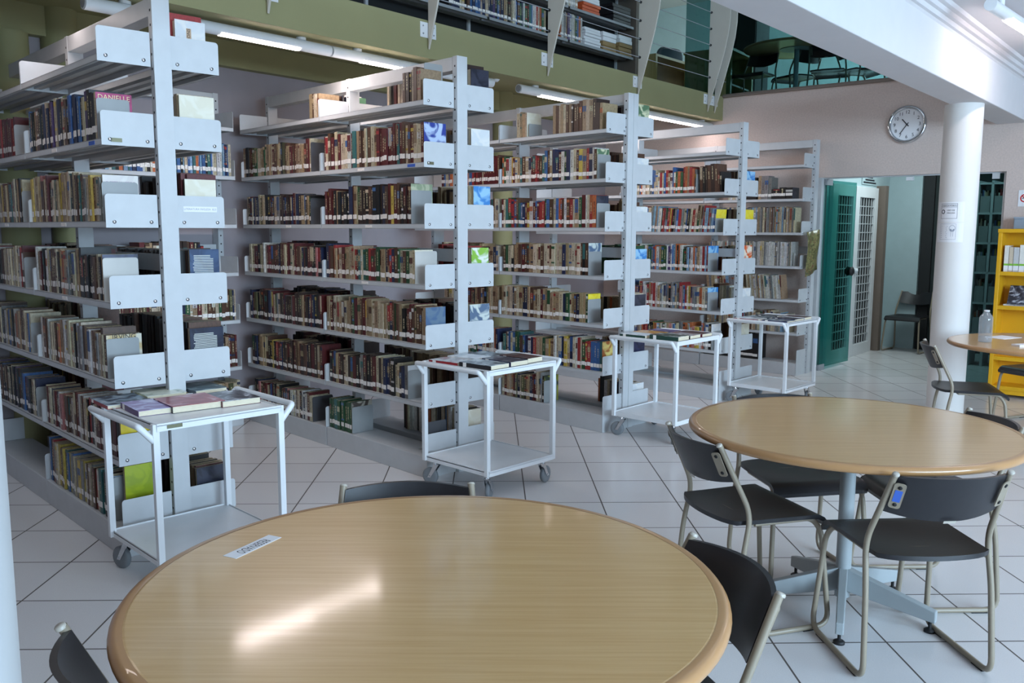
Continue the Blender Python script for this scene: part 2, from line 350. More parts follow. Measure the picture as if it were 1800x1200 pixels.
# ------------------------------------------------------------------ racks
LV = [2.108, 1.772, 1.433, 1.092, .75, .41]     # undersides of the shelves
DK = [z+.027 for z in LV]+[.128]                # decks
HD, UL, PW = .26, 1.08, .0375
def rack_matrix(p, yaw, sz=1.0):
    return Matrix.Translation(p) @ Matrix.Rotation(PI/2-yaw, 4, 'Z') @ Matrix.Diagonal((1, 1, sz, 1))
def plate_mb(x, side, z0, z1, bolts=True, yin=PW+.0055):
    mb = MB(); poly = rrect(yin, HD, z0, z1, .014, (0, 0, 1, 0)) if side > 0 else rrect(-HD, -yin, z0, z1, .014, (0, 0, 0, 1))
    mb.prism(poly, x, x+.003, 'x', 0)
    if bolts:
        for yy in (.072, .226):
            mb.lathe([(.001, -.004), (.0075, -.0035), (.0085, 0), (.0085, .004)], 10, 1, mtx=Matrix.Translation((x, side*yy, z0+.024)) @ Matrix.Rotation(PI/2, 4, 'Y'))
    return mb
def shelf_mb(x0, x1, side, z):
    mb = MB(); y0, y1 = (PW+.004)*side, HD*side; a, b_ = min(y0, y1), max(y0, y1)
    mb.box(x0, x1, a, b_, z+.024, z+.027)
    mb.box(x0, x1, y1-.002*side if side > 0 else y1, y1 if side > 0 else y1+.002, z, z+.027)
    mb.box(x0, x1, min(y0, y0+.002*side), max(y0, y0+.002*side), z, z+.027)
    yy = y1-.016*side; mb.box(x0, x1, min(yy, y1), max(yy, y1), z, z+.002)
    for f in (.33, .66):
        c = y0+(y1-y0)*f; mb.box(x0, x1, c-.016, c+.016, z+.008, z+.024)
    return mb
RK = {}
def make_rack(key, label, p, yaw, bays=2, sides=(1, -1), levels=6, post_w=1.0, near_base_plate=False, dz=0.0, sz=1.0, mt=None):
    mt = mt or rack_matrix(p, yaw, sz); t = thing('book_rack', label, 'book rack', mt, 'grey steel book racks in a row'); RK[key] = (t, mt)
    HT = 2.395+dz; S = [M['steel'], M['bolt'], M['hole']]
    for i in range(bays+1):
        x = i*UL; mb = MB(); x0 = x-.016 if i else x-.018; x1 = x0+.04
        mb.box(x0, x1, -PW*post_w, PW*post_w, 0, HT)
        if i == 0 and post_w > 1: mb.box(x0-.004, x0, -.004, -.001, 0, HT)
        for s in (-1, 1):
            zz = .06
            while zz < HT-.03:
                mb.box(x0+.015, x0+.025, s*PW*post_w-.0006, s*PW*post_w+.0006, zz-.005, zz+.005, 2); zz += .06
        mb.build('post', S, t, bevel=.002)
    for i in range(bays):
        mb = MB(); xa, xb = i*UL+.024, (i+1)*UL-.016
        mb.box(xa, xb, -PW+.001, PW-.001, HT-.078, HT-.003)
        mb2 = mb.build('top_rail', S, t, bevel=.002)
    for s in sides:
        for i in range(bays):
            xa, xb = i*UL+(.004 if i == 0 else .004), (i+1)*UL-.004
            for z in LV[:levels]:
                sh = shelf_mb(xa+.003, xb-.003, s, z).build('shelf', S, t)
                plate_mb(xa, s, z, z+.14).build('end_plate', S, sh); plate_mb(xb-.003, s, z, z+.14, False).build('end_plate', S, sh)
            mb = MB(); y0, y1 = (PW+.004)*s, HD*s; a, b_ = min(y0, y1), max(y0, y1)
            mb.box(xa, xb, a, b_, 0, .126)
            bs = mb.build('base_shelf', S, t, bevel=.003)
            plate_mb(xa-.006 if i == 0 else xa, s, .0 if (near_base_plate and i == 0) else .127, .262, False).build('end_plate', S, bs)
            if i == bays-1: plate_mb(xb+.001, s, .127, .262, False).build('end_plate', S, bs)
    # low cross panel behind the books, one per bay (level four)
    for i in range(bays):
        MB().box(i*UL+.03, (i+1)*UL-.02, -.012, .012, LV[3]+.15, LV[3]+.225).build('back_brace', S, t, bevel=.002)
    return t
def pt(a, b_): return AA*a+BB*b_
r1 = make_rack('R1', 'leftmost double-sided grey steel book rack, nearest the camera', pt(3.825, 1.576), YA)
r2 = make_rack('R2', 'second double-sided grey steel book rack from the left', pt(3.902, 3.308), YA)
r3 = make_rack('R3', 'third double-sided grey steel book rack from the left, behind the third cart', pt(3.975, 4.935), YA, post_w=1.5, near_base_plate=True, sz=.99)
r4 = make_rack('R4', 'fourth double-sided grey steel book rack, beside the farthest cart', pt(4.073, 6.545), YA-.01, near_base_plate=True, sz=.968)
YR5 = math.radians(-48); p5 = atz(1398.3, 657.5)
b5 = Vector((math.cos(YR5), -math.sin(YR5), 0)); a5 = Vector((math.sin(YR5), math.cos(YR5), 0))
p5r = p5+b5*(.26)
r5 = make_rack('R5', 'single-sided grey steel rack against the wall beside the glass doorway', p5r, YR5, sides=(1,), near_base_plate=True, sz=.965)
r0 = make_rack('R0', 'single-sided grey steel rack on the back wall between the first two racks', nm(2.545, -5.815), 0.0, bays=1, sides=(-1,), mt=Matrix.Translation(nm(2.545, -5.815)) @ Matrix(((NN.x, -MM.x, 0, 0), (NN.y, -MM.y, 0, 0), (0, 0, 1, 0), (0, 0, 0, 1))))
ZLO = onm(960, 63, CM-1.25).z; NEND = onm(1113, 80, CM-1.25).dot(NN)
MZF = Matrix(((NN.x, -MM.x, 0, 0), (NN.y, -MM.y, 0, 0), (0, 0, 1, 0), (0, 0, 0, 1)))
RK['MZ'] = (None, Matrix.Translation(nm(0, CM-1.25-HD, ZLO-LV[5])) @ MZF)
# paper strip label on a plate of the first rack
tg = MB().box(0, .0006, -.155, .0, -.012, .012).build('paper_strip', M['white_paper'], r1, Matrix.Translation((.0024, -.07, LV[2]+.082)))
tx = text('LITERATURA INGLESA  823', .0125, M['ink_grey'], tg, Matrix.Translation((-.0004, -.077, 0)) @ Matrix(((0, 0, -1, 0), (-1, 0, 0, 0), (0, 1, 0, 0), (0, 0, 0, 1))))
for (rk, lv, yy, nme) in ((r1, 1, .2, 'brass_tag'), (r2, 1, .215, 'brass_tag')):
    MB().box(-.001, .0024, -.022, .022, -.008, .008).build(nme, M['gold_tag'], rk, Matrix.Translation((.002, yy-.0, LV[lv]+.022)))
for rk in (r1, r2):
    for lv, xx in ((1, .62), (2, .55), (2, 1.5), (3, .6), (1, .12)):
        MB().box(-.035, .035, 0, .0012, -.008, .008).build('shelf_tag', M['label'] if xx != .12 else M['blue_ink'], rk, Matrix.Translation((xx, HD, LV[lv]+.013)))

# ------------------------------------------------------------------ books
COL = dict(cream=(212, 194, 160), tan=(178, 148, 108), brown=(98, 62, 42), darkbrown=(60, 40, 33), darkred=(104, 28, 30), red=(176, 38, 38), black=(30, 28, 29),
           navy=(36, 46, 84), blue=(52, 104, 168), teal=(52, 116, 114), olive=(104, 102, 62), green=(46, 94, 56), grey=(140, 138, 136), white=(222, 219, 212),
           orange=(206, 104, 42), yellow=(218, 184, 54), purple=(82, 56, 112), pink=(206, 130, 124), paleblue=(134, 172, 204))
CN_ = dict(darkbrown='dark brown', darkred='dark red', navy='navy blue', paleblue='pale blue')
def P(s):
    out = []
    for w_ in s.split():
        c, n = w_.split(':'); out += [c]*int(n)
    return out
PAL = dict(blues=P('blue:4 paleblue:2 navy:2 black:2 white:2 cream:2 teal:1 orange:1'),
    thriller=P('black:8 navy:4 blue:3 brown:1 cream:2 purple:1 tan:1'), lit=P('cream:6 tan:3 black:2 darkred:1 teal:1 pink:1 brown:2 yellow:1 grey:1'),
    mixd=P('cream:4 tan:3 black:5 darkred:2 brown:3 grey:1 orange:1 white:1'), pale=P('white:3 cream:5 tan:3 brown:2 grey:2 orange:1 blue:1 black:2'),
    red=P('cream:4 darkred:4 red:1 white:2 black:2 brown:3 pink:1 navy:1'), low=P('cream:3 yellow:2 teal:1 grey:3 brown:3 red:1 blue:1 white:2 darkbrown:2'),
    old=P('cream:6 tan:6 brown:3 darkred:2 olive:1 navy:1 black:1 green:1'), bound=P('cream:4 darkred:5 tan:3 brown:4 teal:1 navy:1 white:1'),
    dark=P('darkbrown:6 black:4 darkred:4 brown:3 tan:2 navy:2 yellow:1'), fiction=P('cream:6 red:2 green:2 brown:4 navy:2 tan:4 white:1 teal:1 darkred:2'),
    ency=P('darkbrown:5 darkred:4 grey:2 cream:4 tan:2 black:2 olive:2 navy:2'), bright=P('cream:4 red:2 green:2 blue:3 white:3 brown:2 teal:1 navy:2 orange:1 tan:2 darkred:2 yellow:1'),
    r4=P('white:4 cream:3 paleblue:2 green:2 orange:2 yellow:1 grey:3 blue:2 red:2 purple:1 black:2 tan:2 pink:1'), mag=P('white:6 grey:3 cream:3 tan:1'), magd=P('cream:3 grey:4 tan:2 brown:1 paleblue:1'),
    binder=P('black:6 darkbrown:1'), green=P('green:9 teal:1'), reds=P('darkred:5 red:2 brown:1'), brownold=P('brown:5 tan:4 cream:2 darkbrown:2'), darks=P('black:5 darkbrown:5 brown:2 tan:1 darkred:1'))
LABC = lin((240, 234, 228)); LABB = lin((60, 100, 170)); PAPC = lin((206, 190, 160))
def jit(c, v=.16):
    L = lin(COL[c]); f = .74*(1+U(-v, v)); g_ = sum(L[:3])/3; L = [x*.86+g_*.14 for x in L[:3]]; return tuple(min(1, x*f*(1+U(-.05, .05))) for x in L[:3])+(1,)
specs = []
ROWN = {}
def row(key, lvl, bay, x0, x1, pal, side=1, h=(.185, .225), t=(.014, .036), lab=LABC, cover=None, lean=0.0, kind='book', bonus=1.0, out=.012, labz=(.028, .055), dep=(.13, .16), nolab=False, hseq=None, note=None):
    tt, mt = RK[key]; x = bay*UL+x0; first = True; xe = bay*UL+x1; i = 0
    hcur = U(*h)
    while x < xe:
        th = U(*t)
        if R() < .25: hcur = U(*h)
        hh = min(h[1], max(h[0], hcur+U(-.008, .008)))
        c = random.choice(PAL[pal])
        rx = Matrix.Rotation(0 if side > 0 else PI, 4, 'Z')
        ln = lean+U(-.012, .012) if lean else 0.0
        lm = mt @ Matrix.Translation((x+th/2, side*(HD-out-U(0, .012)), DK[lvl]+.0006)) @ Matrix.Rotation(ln, 4, 'Y') @ rx
        specs.append(dict(m=lm, t=th, h=hh, d=U(*dep), c=c, key=key, lvl=lvl, bay=bay, side=side, i=i, lab=None if nolab else lab, labz=labz, cover=cover if first else None, bonus=bonus*(3 if first else 1), kind=kind, note=note if first else None))
        x += th+.0012+(abs(lean)*.006); first = False; i += 1
    return
BE = []
def bookend(key, lvl, x, side=1, c='bookend', w_=.13, h_=.155, lab=None, y0=.03):
    BE.append((key, lvl, x, side, c, w_, h_, lab, y0))
CV = {}
# rack one, left face, near bay
row('R1', 1, 0, .085, 1.03, 'thriller', h=(.19, .222), t=(.018, .036), cover='magenta'); bookend('R1', 1, .078, c='bookend', w_=.135, h_=.17, y0=.012)
row('R1', 2, 0, .075, 1.04, 'lit', h=(.18, .225), t=(.013, .032), cover='estr'); bookend('R1', 2, .068, c='bookend', w_=.15, h_=.165, y0=.012)
row('R1', 3, 0, .115, 1.05, 'mixd', h=(.185, .225), t=(.013, .032), cover='navycover'); bookend('R1', 3, .108, c='bookend_lt', w_=.15, h_=.185, y0=.012)
row('R1', 4, 0, .13, 1.05, 'pale', h=(.19, .235), t=(.014, .034), cover='irving'); bookend('R1', 4, .123, c='bookend', w_=.14, h_=.175, y0=.014)
row('R1', 5, 0, .03, 1.05, 'red', h=(.18, .235), t=(.014, .032), cover='yellowcover')
row('R1', 6, 0, .16, 1.05, 'low', h=(.18, .235), t=(.016, .036), cover='greycover'); row('R1', 6, 0, .1, .13, 'old', h=(.25, .26), out=.05, cover='limecover', nolab=True); bookend('R1', 6, .153, c='bookend', w_=.15, h_=.2, y0=.02)
# far bay
for lv, pal, a_ in ((1, 'reds', .22), (2, 'lit', .16), (3, 'red', .2), (4, 'pale', .16), (5, 'thriller', .14)):
    row('R1', lv, 1, a_, 1.04, pal); bookend('R1', lv, UL+a_-.008, c='bookend', w_=.15, h_=.16, y0=.012)
row('R1', 5, 1, .16, .9, 'thriller') if False else None
# rack one, right face
row('R1', 0, 0, .08, .22, 'reds', -1, h=(.2, .235), nolab=True, cover='whitecover')
row('R1', 1, 0, .03, .34, 'brownold', -1, h=(.19, .22), cover='creamcover'); row('R1', 2, 0, .03, .5, 'darks', -1, h=(.18, .22), cover='creamcover')
row('R1', 3, 0, .03, .9, 'darks', -1, h=(.2, .22), cover='bluetext'); row('R1', 4, 0, .02, .9, 'darks', -1, h=(.2, .23), cover='blacktext')
row('R1', 6, 0, .03, .5, 'darks', -1, h=(.19, .22), cover='darkcover'); row('R1', 5, 0, .05, .25, 'pale', -1, h=(.14, .16), nolab=True)
for lv, pal in ((1, 'bright'), (2, 'dark'), (3, 'darks'), (4, 'old'), (5, 'dark'), (6, 'old')): row('R1', lv, 1, .25, 1.04, pal, -1)
# rack two, left face
row('R2', 0, 0, .05, .2, 'brownold', h=(.16, .2), nolab=True); bookend('R2', 0, .06, c='bookend', w_=.13, h_=.21, y0=.05)
row('R2', 0, 1, .03, .14, 'brownold', h=(.15, .17), nolab=True)
row('R2', 1, 0, .02, 1.05, 'bound', h=(.2, .235), cover='bluecover'); row('R2', 1, 1, .14, 1.06, 'old', h=(.18, .215)); bookend('R2', 1, UL+.13, c='bookend_dk', w_=.17, h_=.19, y0=.012)
row('R2', 2, 0, .15, 1.05, 'dark', h=(.2, .235), cover='greencover'); bookend('R2', 2, .142, c='bookend', w_=.15, h_=.19, y0=.012)
row('R2', 2, 1, .16, 1.03, 'ency', h=(.185, .21)); bookend('R2', 2, UL+.15, c='bookend_dk', w_=.17, h_=.17, y0=.012)
row('R2', 3, 0, .12, 1.05, 'fiction', h=(.185, .215), cover='creamcover'); bookend('R2', 3, .112, c='bookend_lt', w_=.16, h_=.185, y0=.012)
row('R2', 3, 1, .04, 1.02, 'red', h=(.185, .215)); bookend('R2', 3, UL+.03, c='bookend_dk', w_=.1, h_=.1)
row('R2', 4, 0, .02, 1.05, 'old', h=(.19, .23), cover='blueold'); row('R2', 4, 1, .05, 1.02, 'ency', h=(.19, .23))
row('R2', 5, 0, .2, 1.05, 'ency', h=(.185, .235), cover='whitecover'); bookend('R2', 5, .192, c='bookend', w_=.16, h_=.17, y0=.012)
row('R2', 5, 1, .05, 1.02, 'dark', h=(.19, .23))
row('R2', 6, 0, .8, 1.05, 'green', h=(.19, .21), cover='truckcover'); bookend('R2', 6, .79, c='bookend', w_=.16, h_=.17, y0=.012)
row('R2', 6, 1, .2, 1.0, 'red', h=(.17, .2)); bookend('R2', 6, UL+.19, c='bookend_dk', w_=.16, h_=.17, y0=.012); bookend('R2', 6, .05, c='bookend_dk', w_=.14, h_=.19, y0=.04); bookend('R2', 6, .12, c='bookend', w_=.14, h_=.17, y0=.07)
# rack two, right face
row('R2', 0, 0, .03, .14, 'darks', -1, h=(.2, .24), nolab=True, cover='darkcover'); row('R2', 0, 0, .62, .8, 'lit', -1, h=(.18, .23), nolab=True, cover='limecover'); row('R2', 0, 1, .2, .6, 'bright', -1, h=(.18, .22), nolab=True)
row('R2', 1, 0, .02, .3, 'pale', -1, cover='whitecover'); row('R2', 2, 0, .02, .6, 'brownold', -1, cover='skycover'); row('R2', 3, 0, .03, .3, 'reds', -1, cover='limewhite')
row('R2', 4, 0, .02, .7, 'darks', -1, cover='paletext'); row('R2', 5, 0, .1, .9, 'brownold', -1); row('R2', 6, 0, .1, .7, 'pale', -1, cover='creamcover')
for lv in (1, 2, 3, 4, 5): row('R2', lv, 1, .1, 1.04, 'dark', -1)
# rack three
row('R3', 0, 0, .06, .5, 'brownold', h=(.18, .22), nolab=True); row('R3', 0, 0, .8, .87, 'pale', h=(.17, .19), nolab=True, cover='creamcover'); bookend('R3', 0, .785, c='bookend', w_=.14, h_=.1)
for lv, pal, a_, cv, be in ((1, 'bright', .1, 'creamgreen', 'bookend'), (2, 'bright', .1, 'darkcover', 'bookend'), (3, 'old', .17, 'paletext', 'bookend'), (4, 'old', .17, 'yellowplain', 'bookend'), (5, 'bright', .03, 'catcover', None), (6, 'ency', .6, 'olivecover', 'bookend')):
    row('R3', lv, 0, a_, 1.05, pal, h=(.185, .23), cover=cv)
    if be: bookend('R3', lv, a_-.008, c=be, w_=.14, h_=.17, y0=.012)
    if lv < 6: row('R3', lv, 1, .03, .7, pal, bonus=.05)
row('R3', 1, 1, .02, .3, 'reds', h=(.2, .24), bonus=.1)
for lv, pal, cv in ((0, 'lit', 'creamgreen'), (1, 'brownold', 'whitecover'), (2, 'brownold', 'whitecover'), (3, 'green', 'skycover'), (4, 'pale', 'darkcover'), (5, 'old', 'navycover'), (6, 'pale', 'whitecover')): row('R3', lv, 0, .03, .35, pal, -1, cover=cv, nolab=True, h=(.15, .22))
# rack four
for lv, a_, x1, cv in ((1, .3, 1.05, None), (2, .1, 1.05, 'yellowplain'), (3, .16, 1.05, 'skycover'), (4, .15, 1.05, 'skycover'), (5, .1, 1.0, 'whitecover')):
    row('R4', lv, 0, a_, x1, 'r4', h=(.18, .235), t=(.01, .028), lab=LABC, cover=cv, lean=.0 if lv != 2 else -.08); bookend('R4', lv, a_-.008, c='bookend', w_=.15, h_=.16, y0=.012)
row('R4', 1, 0, .04, .25, 'darks', h=(.17, .24), nolab=True, lean=.06)
for lv, pal, cv in ((1, 'brownold', 'skycover'), (2, 'old', 'yellowplain'), (3, 'pale', 'orangecover'), (4, 'pale', 'whitecover'), (5, 'brownold', 'creamcover')): row('R4', lv, 0, .03, .3, pal, -1, cover=cv, nolab=True)
# rack five
row('R5', 1, 0, .62, .8, 'mag', h=(.27, .28), nolab=True); row('R5', 1, 0, .5, .6, 'darks', h=(.2, .23), t=(.04, .055)); row('R5', 1, 0, .34, .46, 'magd', h=(.2, .24), t=(.03, .04)); row('R5', 1, 0, .12, .32, 'binder', h=(.1, .13), t=(.06, .07), cover='darkcover')
row('R5', 2, 0, .08, 1.0, 'magd', h=(.25, .26), t=(.008, .02), nolab=True); row('R5', 3, 0, .1, 1.0, 'mag', h=(.24, .25), t=(.008, .02), nolab=True)
row('R5', 4, 0, .18, .55, 'mag', h=(.24, .25), t=(.008, .02), nolab=True, lean=.12); row('R5', 4, 0, .62, 1.0, 'magd', h=(.22, .23), nolab=True, lean=.1); row('R5', 5, 0, .1, 1.0, 'magd', h=(.18, .22), nolab=True, t=(.01, .03))
row('R5', 6, 0, .42, 1.0, 'binder', h=(.27, .28), t=(.05, .06), dep=(.17, .19)); bookend('R5', 3, .085, c='bookend_lt', w_=.05, h_=.13)

for lv, pal, a_, x1, kw in ((1, 'blues', .1, 1.04, dict(h=(.2, .24), t=(.008, .025))), (4, 'old', .1, 1.05, dict(h=(.19, .23))), (5, 'dark', .1, 1.05, dict(h=(.2, .23))), (6, 'old', .1, 1.05, dict(h=(.18, .21))), (2, 'mixd', .1, .7, {}), (3, 'darks', .1, .8, {})):
    row('R0', lv, 0, a_, x1, pal, -1, **kw)
def nmz(px): return onm(px, 50, CM-1.25).dot(NN)
for lv_, p0, p1, pal in ((5, 788, 893, 'thriller'), (5, 900, 956, 'bright'), (5, 984, 1021, 'r4'), (4, 800, 900, 'old'), (4, 984, 1012, 'mag')):
    row('MZ', lv_, 0, nmz(p0), nmz(p1), pal, -1, h=(.2, .27), t=(.018, .04))
COVER = dict(magenta=((150, 24, 84), (170, 40, 100)), estr=((222, 214, 206), (214, 204, 198)), navycover=((34, 38, 66), (50, 56, 90)), irving=((214, 206, 186), (196, 170, 120)), yellowcover=((232, 204, 40), (236, 214, 70)), yellowplain=((232, 204, 40), (236, 214, 70)), greycover=((98, 116, 128), (120, 134, 146)),
    limecover=((170, 184, 40), (150, 166, 36)), whitecover=((230, 228, 224), (216, 218, 220)), creamcover=((232, 226, 208), (226, 218, 196)), bluetext=((44, 62, 94), (60, 82, 116)), blacktext=((30, 34, 52), (40, 46, 66)), darkcover=((38, 40, 52), (56, 58, 72)),
    bluecover=((44, 62, 142), (180, 196, 226)), greencover=((150, 160, 130), (190, 190, 160)), blueold=((74, 100, 134), (98, 120, 140)), truckcover=((196, 188, 172), (90, 80, 74)), skycover=((60, 132, 200), (150, 196, 226)), limewhite=((232, 236, 226), (140, 190, 70)),
    paletext=((206, 212, 206), (90, 110, 136)), creamgreen=((214, 212, 176), (90, 120, 90)), catcover=((170, 96, 40), (226, 204, 120)), olivecover=((150, 150, 60), (60, 70, 60)), orangecover=((224, 96, 40), (236, 220, 200)))
CVM = {kk: artmat('cover_'+kk, *v, scale=11) for kk, v in COVER.items()}
CVC = dict(magenta='magenta', estr='white', navycover='navy blue', irving='cream', yellowcover='yellow', yellowplain='plain yellow', greycover='blue-grey', limecover='lime green', whitecover='white', creamcover='cream', bluetext='dark blue', blacktext='near-black', darkcover='dark grey', bluecover='blue', greencover='sage green', blueold='slate blue', truckcover='sepia', skycover='sky blue', limewhite='white and lime', paletext='pale grey', creamgreen='cream and green', catcover='orange', olivecover='olive', orangecover='orange')

def proj_area(s):
    q = s['m'].translation; d = q-Vector((0, 0, H)); n_ = (s['m'].to_3x3() @ Vector((0, 1, 0)))
    if s['key'] == 'R0' or s['key'] == 'MZ': return 1e-9
    if s['side'] < 0: return s['bonus']*(.012*.2/(d.length**2) if s['cover'] else 1e-6)
    vis = max(0.0, -n_.dot(d.normalized()))
    a_ = s['t']*s['h']*vis/(d.length**2)*s['bonus']
    # leave out what falls outside the frame on the left
    px = 900+F*q.x/(q.y*math.cos(PIT))
    return a_ if px > 4 else a_*1e-3
def spine_bands(s):
    h, c = s['h'], jit(s['c']); out = []
    r_ = R(); c2 = jit(random.choice(PAL['bright']), .2)
    if r_ < .18: out += [(.62*h, .8*h, c2)]
    elif r_ < .3: out += [(.84*h, .93*h, c2), (.35*h, .4*h, c2)]
    elif r_ < .38: out += [(.5*h, .97*h, c2)]
    return c, out
def book_mesh(mb, s, mtx=None, stuff=False):
    t, h, d = s['t'], s['h'], s['d']; c, bands = spine_bands(s); w_ = t/2
    if stuff:
        mb.box(-w_, w_, -d, 0, 0, h-.0, 0, c, mtx)
        vs = [(-w_+.002, -d+.002, h+.0004), (w_-.002, -d+.002, h+.0004), (w_-.002, -.003, h+.0004), (-w_+.002, -.003, h+.0004)]
        mb.add(vs, [(0, 1, 2, 3)], 0, PAPC, False, mtx)
    else:
        b_ = .0016
        mb.box(-w_, -w_+b_, -d, 0, 0, h, 0, c, mtx); mb.box(w_-b_, w_, -d, 0, 0, h, 0, c, mtx); mb.box(-w_+b_, w_-b_, -b_, 0, 0, h, 0, c, mtx)
    def strip(x0, x1, z0, z1, cc, e=.0004):
        mb.add([(x1, e, z0), (x0, e, z0), (x0, e, z1), (x1, e, z1)], [(0, 1, 2, 3)], 0, cc, False, mtx)
    for z0, z1, cc in bands: strip(-w_, w_, z0, z1, cc)
    lum = sum(c[:3]); tc_ = lin((214, 200, 160)) if lum < .45 else lin((70, 50, 44))
    if R() < .75:
        z0 = h*U(.36, .5); z1 = h*U(.7, .92); x = t*.16; z = z0
        while z < z1:
            q = U(.004, .016); strip(-x*U(.5, 1), x*U(.5, 1), z, z+q, tuple(.25*a1+.75*a2 for a1, a2 in zip(c, tc_)), .0008); z += q+U(.002, .006)
    if stuff and s['lab']:
        j = U(-.004, .004); strip(-w_+.0006, w_-.0006, s['labz'][0]+j, s['labz'][1]+j, s['lab'], .0012)
specs.sort(key=proj_area, reverse=True)
NIND = 268
RN = dict(R1='leftmost rack', R2='second rack', R3='third rack', R4='fourth rack', R5='wall rack', R0='back wall rack')
LN = ['top', 'second', 'third', 'fourth', 'fifth', 'sixth', 'bottom']
seen = set(); coverbooks = {}
TXT = attrmat('unused')
for s in specs[:NIND]:
    mb = MB(); book_mesh(mb, s); mats = [M['book']]
    if s['cover']:
        w_ = s['t']/2; x = -w_-.0005 if s['side'] > 0 else w_+.0005
        vs = [(x, 0, 0), (x, -s['d'], 0), (x, -s['d'], s['h']), (x, 0, s['h'])]
        mb.add(vs, [(0, 1, 2, 3)], 1, (.5, .5, .5, 1)); mats.append(CVM[s['cover']])
    o = mb.build('book', mats); o.matrix_world = s['m']
    cn = CN_.get(s['c'], s['c']); th = 'thin ' if s['t'] < .02 else ('thick ' if s['t'] > .03 else '')
    face = '' if s['side'] > 0 else 'right side, '
    if s['cover']: lb = f"{CVC[s['cover']]}-covered book at the near end, {face}{LN[s['lvl']]} shelf, {'near' if s['bay']==0 else 'far'} bay, {RN[s['key']]}"
    else: lb = f"{th}{cn} book, {ORD[s['i']]} from near end, {face}{LN[s['lvl']]} shelf, {'near' if s['bay']==0 else 'far'} bay, {RN[s['key']]}"
    while lb in seen: lb = lb.replace('book', 'volume', 1) if 'volume' not in lb else lb.replace('volume', 'hardback', 1)
    seen.add(lb)
    tag(o, lb, 'book', f"books on the {LN[s['lvl']]} shelf of the {RN[s['key']]}")
    if s['lab']:
        j = U(-.004, .004); w_ = s['t']/2
        MB().box(-w_+.0005, w_-.0005, .0006, .0014, s['labz'][0]+j, s['labz'][1]+j).build('spine_label', M['label'], o)
    MB().box(-s['t']/2+.0018, s['t']/2-.0018, -s['d']+.004, -.002, .002, s['h']-.004).build('page_block', M['paper'], o)
    if s['cover']: coverbooks.setdefault(s['cover'], []).append((o, s))
mb = MB()
for s in specs[NIND:]: book_mesh(mb, s, s['m'], True)
sf = None
def finish_stuff():
    o = mb.build('books', M['book']); tag(o, 'the many smaller books filling the farther shelves of all racks', 'books', None, 'stuff'); return o
# lettering on covers that face the camera
CT = lambda s: Matrix(((0, 0, -1, -s['t']/2-.0012), (-1, 0, 0, -s['d']/2), (0, 1, 0, 0), (0, 0, 0, 1))) if s['side'] > 0 else Matrix(((0, 0, 1, s['t']/2+.0012), (1, 0, 0, -s['d']/2), (0, 1, 0, 0), (0, 0, 0, 1)))
def ctext(cv, body, size, z, m, wide=1.0, idx=0, **kw):
    for o, s in coverbooks.get(cv, [])[idx:idx+1]:
        mm_ = CT(s).copy(); mm_.translation.z = z*s['h'] if z < 1.5 else z
        text(body, size, m, o, mm_, wide=wide, **kw)
def cblock(cv, y0, y1, z0, z1, m, name='printed_block', idx=0):
    for o, s in coverbooks.get(cv, [])[idx:idx+1]:
        sx = -1 if s['side'] > 0 else 1; x = sx*(s['t']/2+.0009); d = s['d']
        MB().box(min(x, x+sx*.0003), max(x, x+sx*.0003), -d*y1, -d*y0, s['h']*z0, s['h']*z1).build(name, m, o)
gold = mat('gold_print', (232, 206, 160), .5); lil = mat('lilac_print', (160, 120, 160), .6); tealp = mat('teal_print', (44, 122, 130), .5); redp = mat('red_print', (196, 30, 40), .5); darkp = mat('dark_print', (40, 36, 40), .6); pale_p = mat('pale_print', (206, 208, 200), .6)
ctext('magenta', 'DANIELLE', .03, .9, gold)
for o, s in coverbooks.get('whitecover', []):
    if s['key'] == 'R1':
        mm_ = CT(s) @ Matrix.Rotation(PI/2, 4, 'Z'); mm_.translation = Vector((s['t']/2+.0012 if s['side'] < 0 else -s['t']/2-.0012, -s['d']*.55, s['h']*.62))
        MB().box(-.045, .045, -.011, .011, -.0008, -.0004).build('printed_block', mat('sand_print', (190, 160, 130), .6), o, mm_); text('EDITIONS', .02, darkp, o, mm_)
        break
ctext('estr', 'O ESTRANGEIRO', .0165, .83, lil, 1.0); cblock('estr', .22, .82, .56, .74, tealp)
ctext('irving', 'IRVING', .032, .94, darkp); ctext('irving', 'WALLACE', .028, .82, darkp)
ctext('yellowcover', 'HOO', .06, .87, redp); ctext('yellowcover', 'UMA AGENTE DO', .013, .72, darkp)
for cv in ('bluetext', 'blacktext'):
    for o, s in coverbooks.get(cv, [])[:1]:
        q = MB(); sx = 1; x = s['t']/2+.0009
        for i in range(14):
            z = s['h']*(.42+.034*i); a_ = .2 if i < 12 else .3; q.box(x, x+.0003, -s['d']*U(.84, .9), -s['d']*a_, z, z+.0035)
        q.build('printed_lines', pale_p, o)
finish_stuff()
bseen = set()
for (key, lvl, x, side, c, w_, h_, lb, y0) in BE:
    tt, mt = RK[key]; q = MB(); ya, yb = HD-y0, HD-y0-w_
    q.prism(rrect(min(ya*side, yb*side), max(ya*side, yb*side), 0, h_, .012, (0, 0, 1, 1)), -.0012, 0, 'x')
    q.box(.0, .07, min(ya*side, yb*side)+.01, max(ya*side, yb*side)-.01, 0, .0005)
    o = q.build('bookend', M[c]); o.matrix_world = mt @ Matrix.Translation((x, 0, DK[lvl]+.0002))
    cn = {'bookend': 'grey', 'bookend_lt': 'pale', 'bookend_dk': 'dark grey'}[c]
    l_ = f"{cn} metal bookend on the {LN[lvl]} shelf, {'near' if x < UL else 'far'} bay, {RN[key]}"
    if l_ in bseen: l_ = l_.replace('metal bookend', 'metal bookend standing free')
    bseen.add(l_); tag(o, l_, 'bookend', 'metal bookends on the racks')
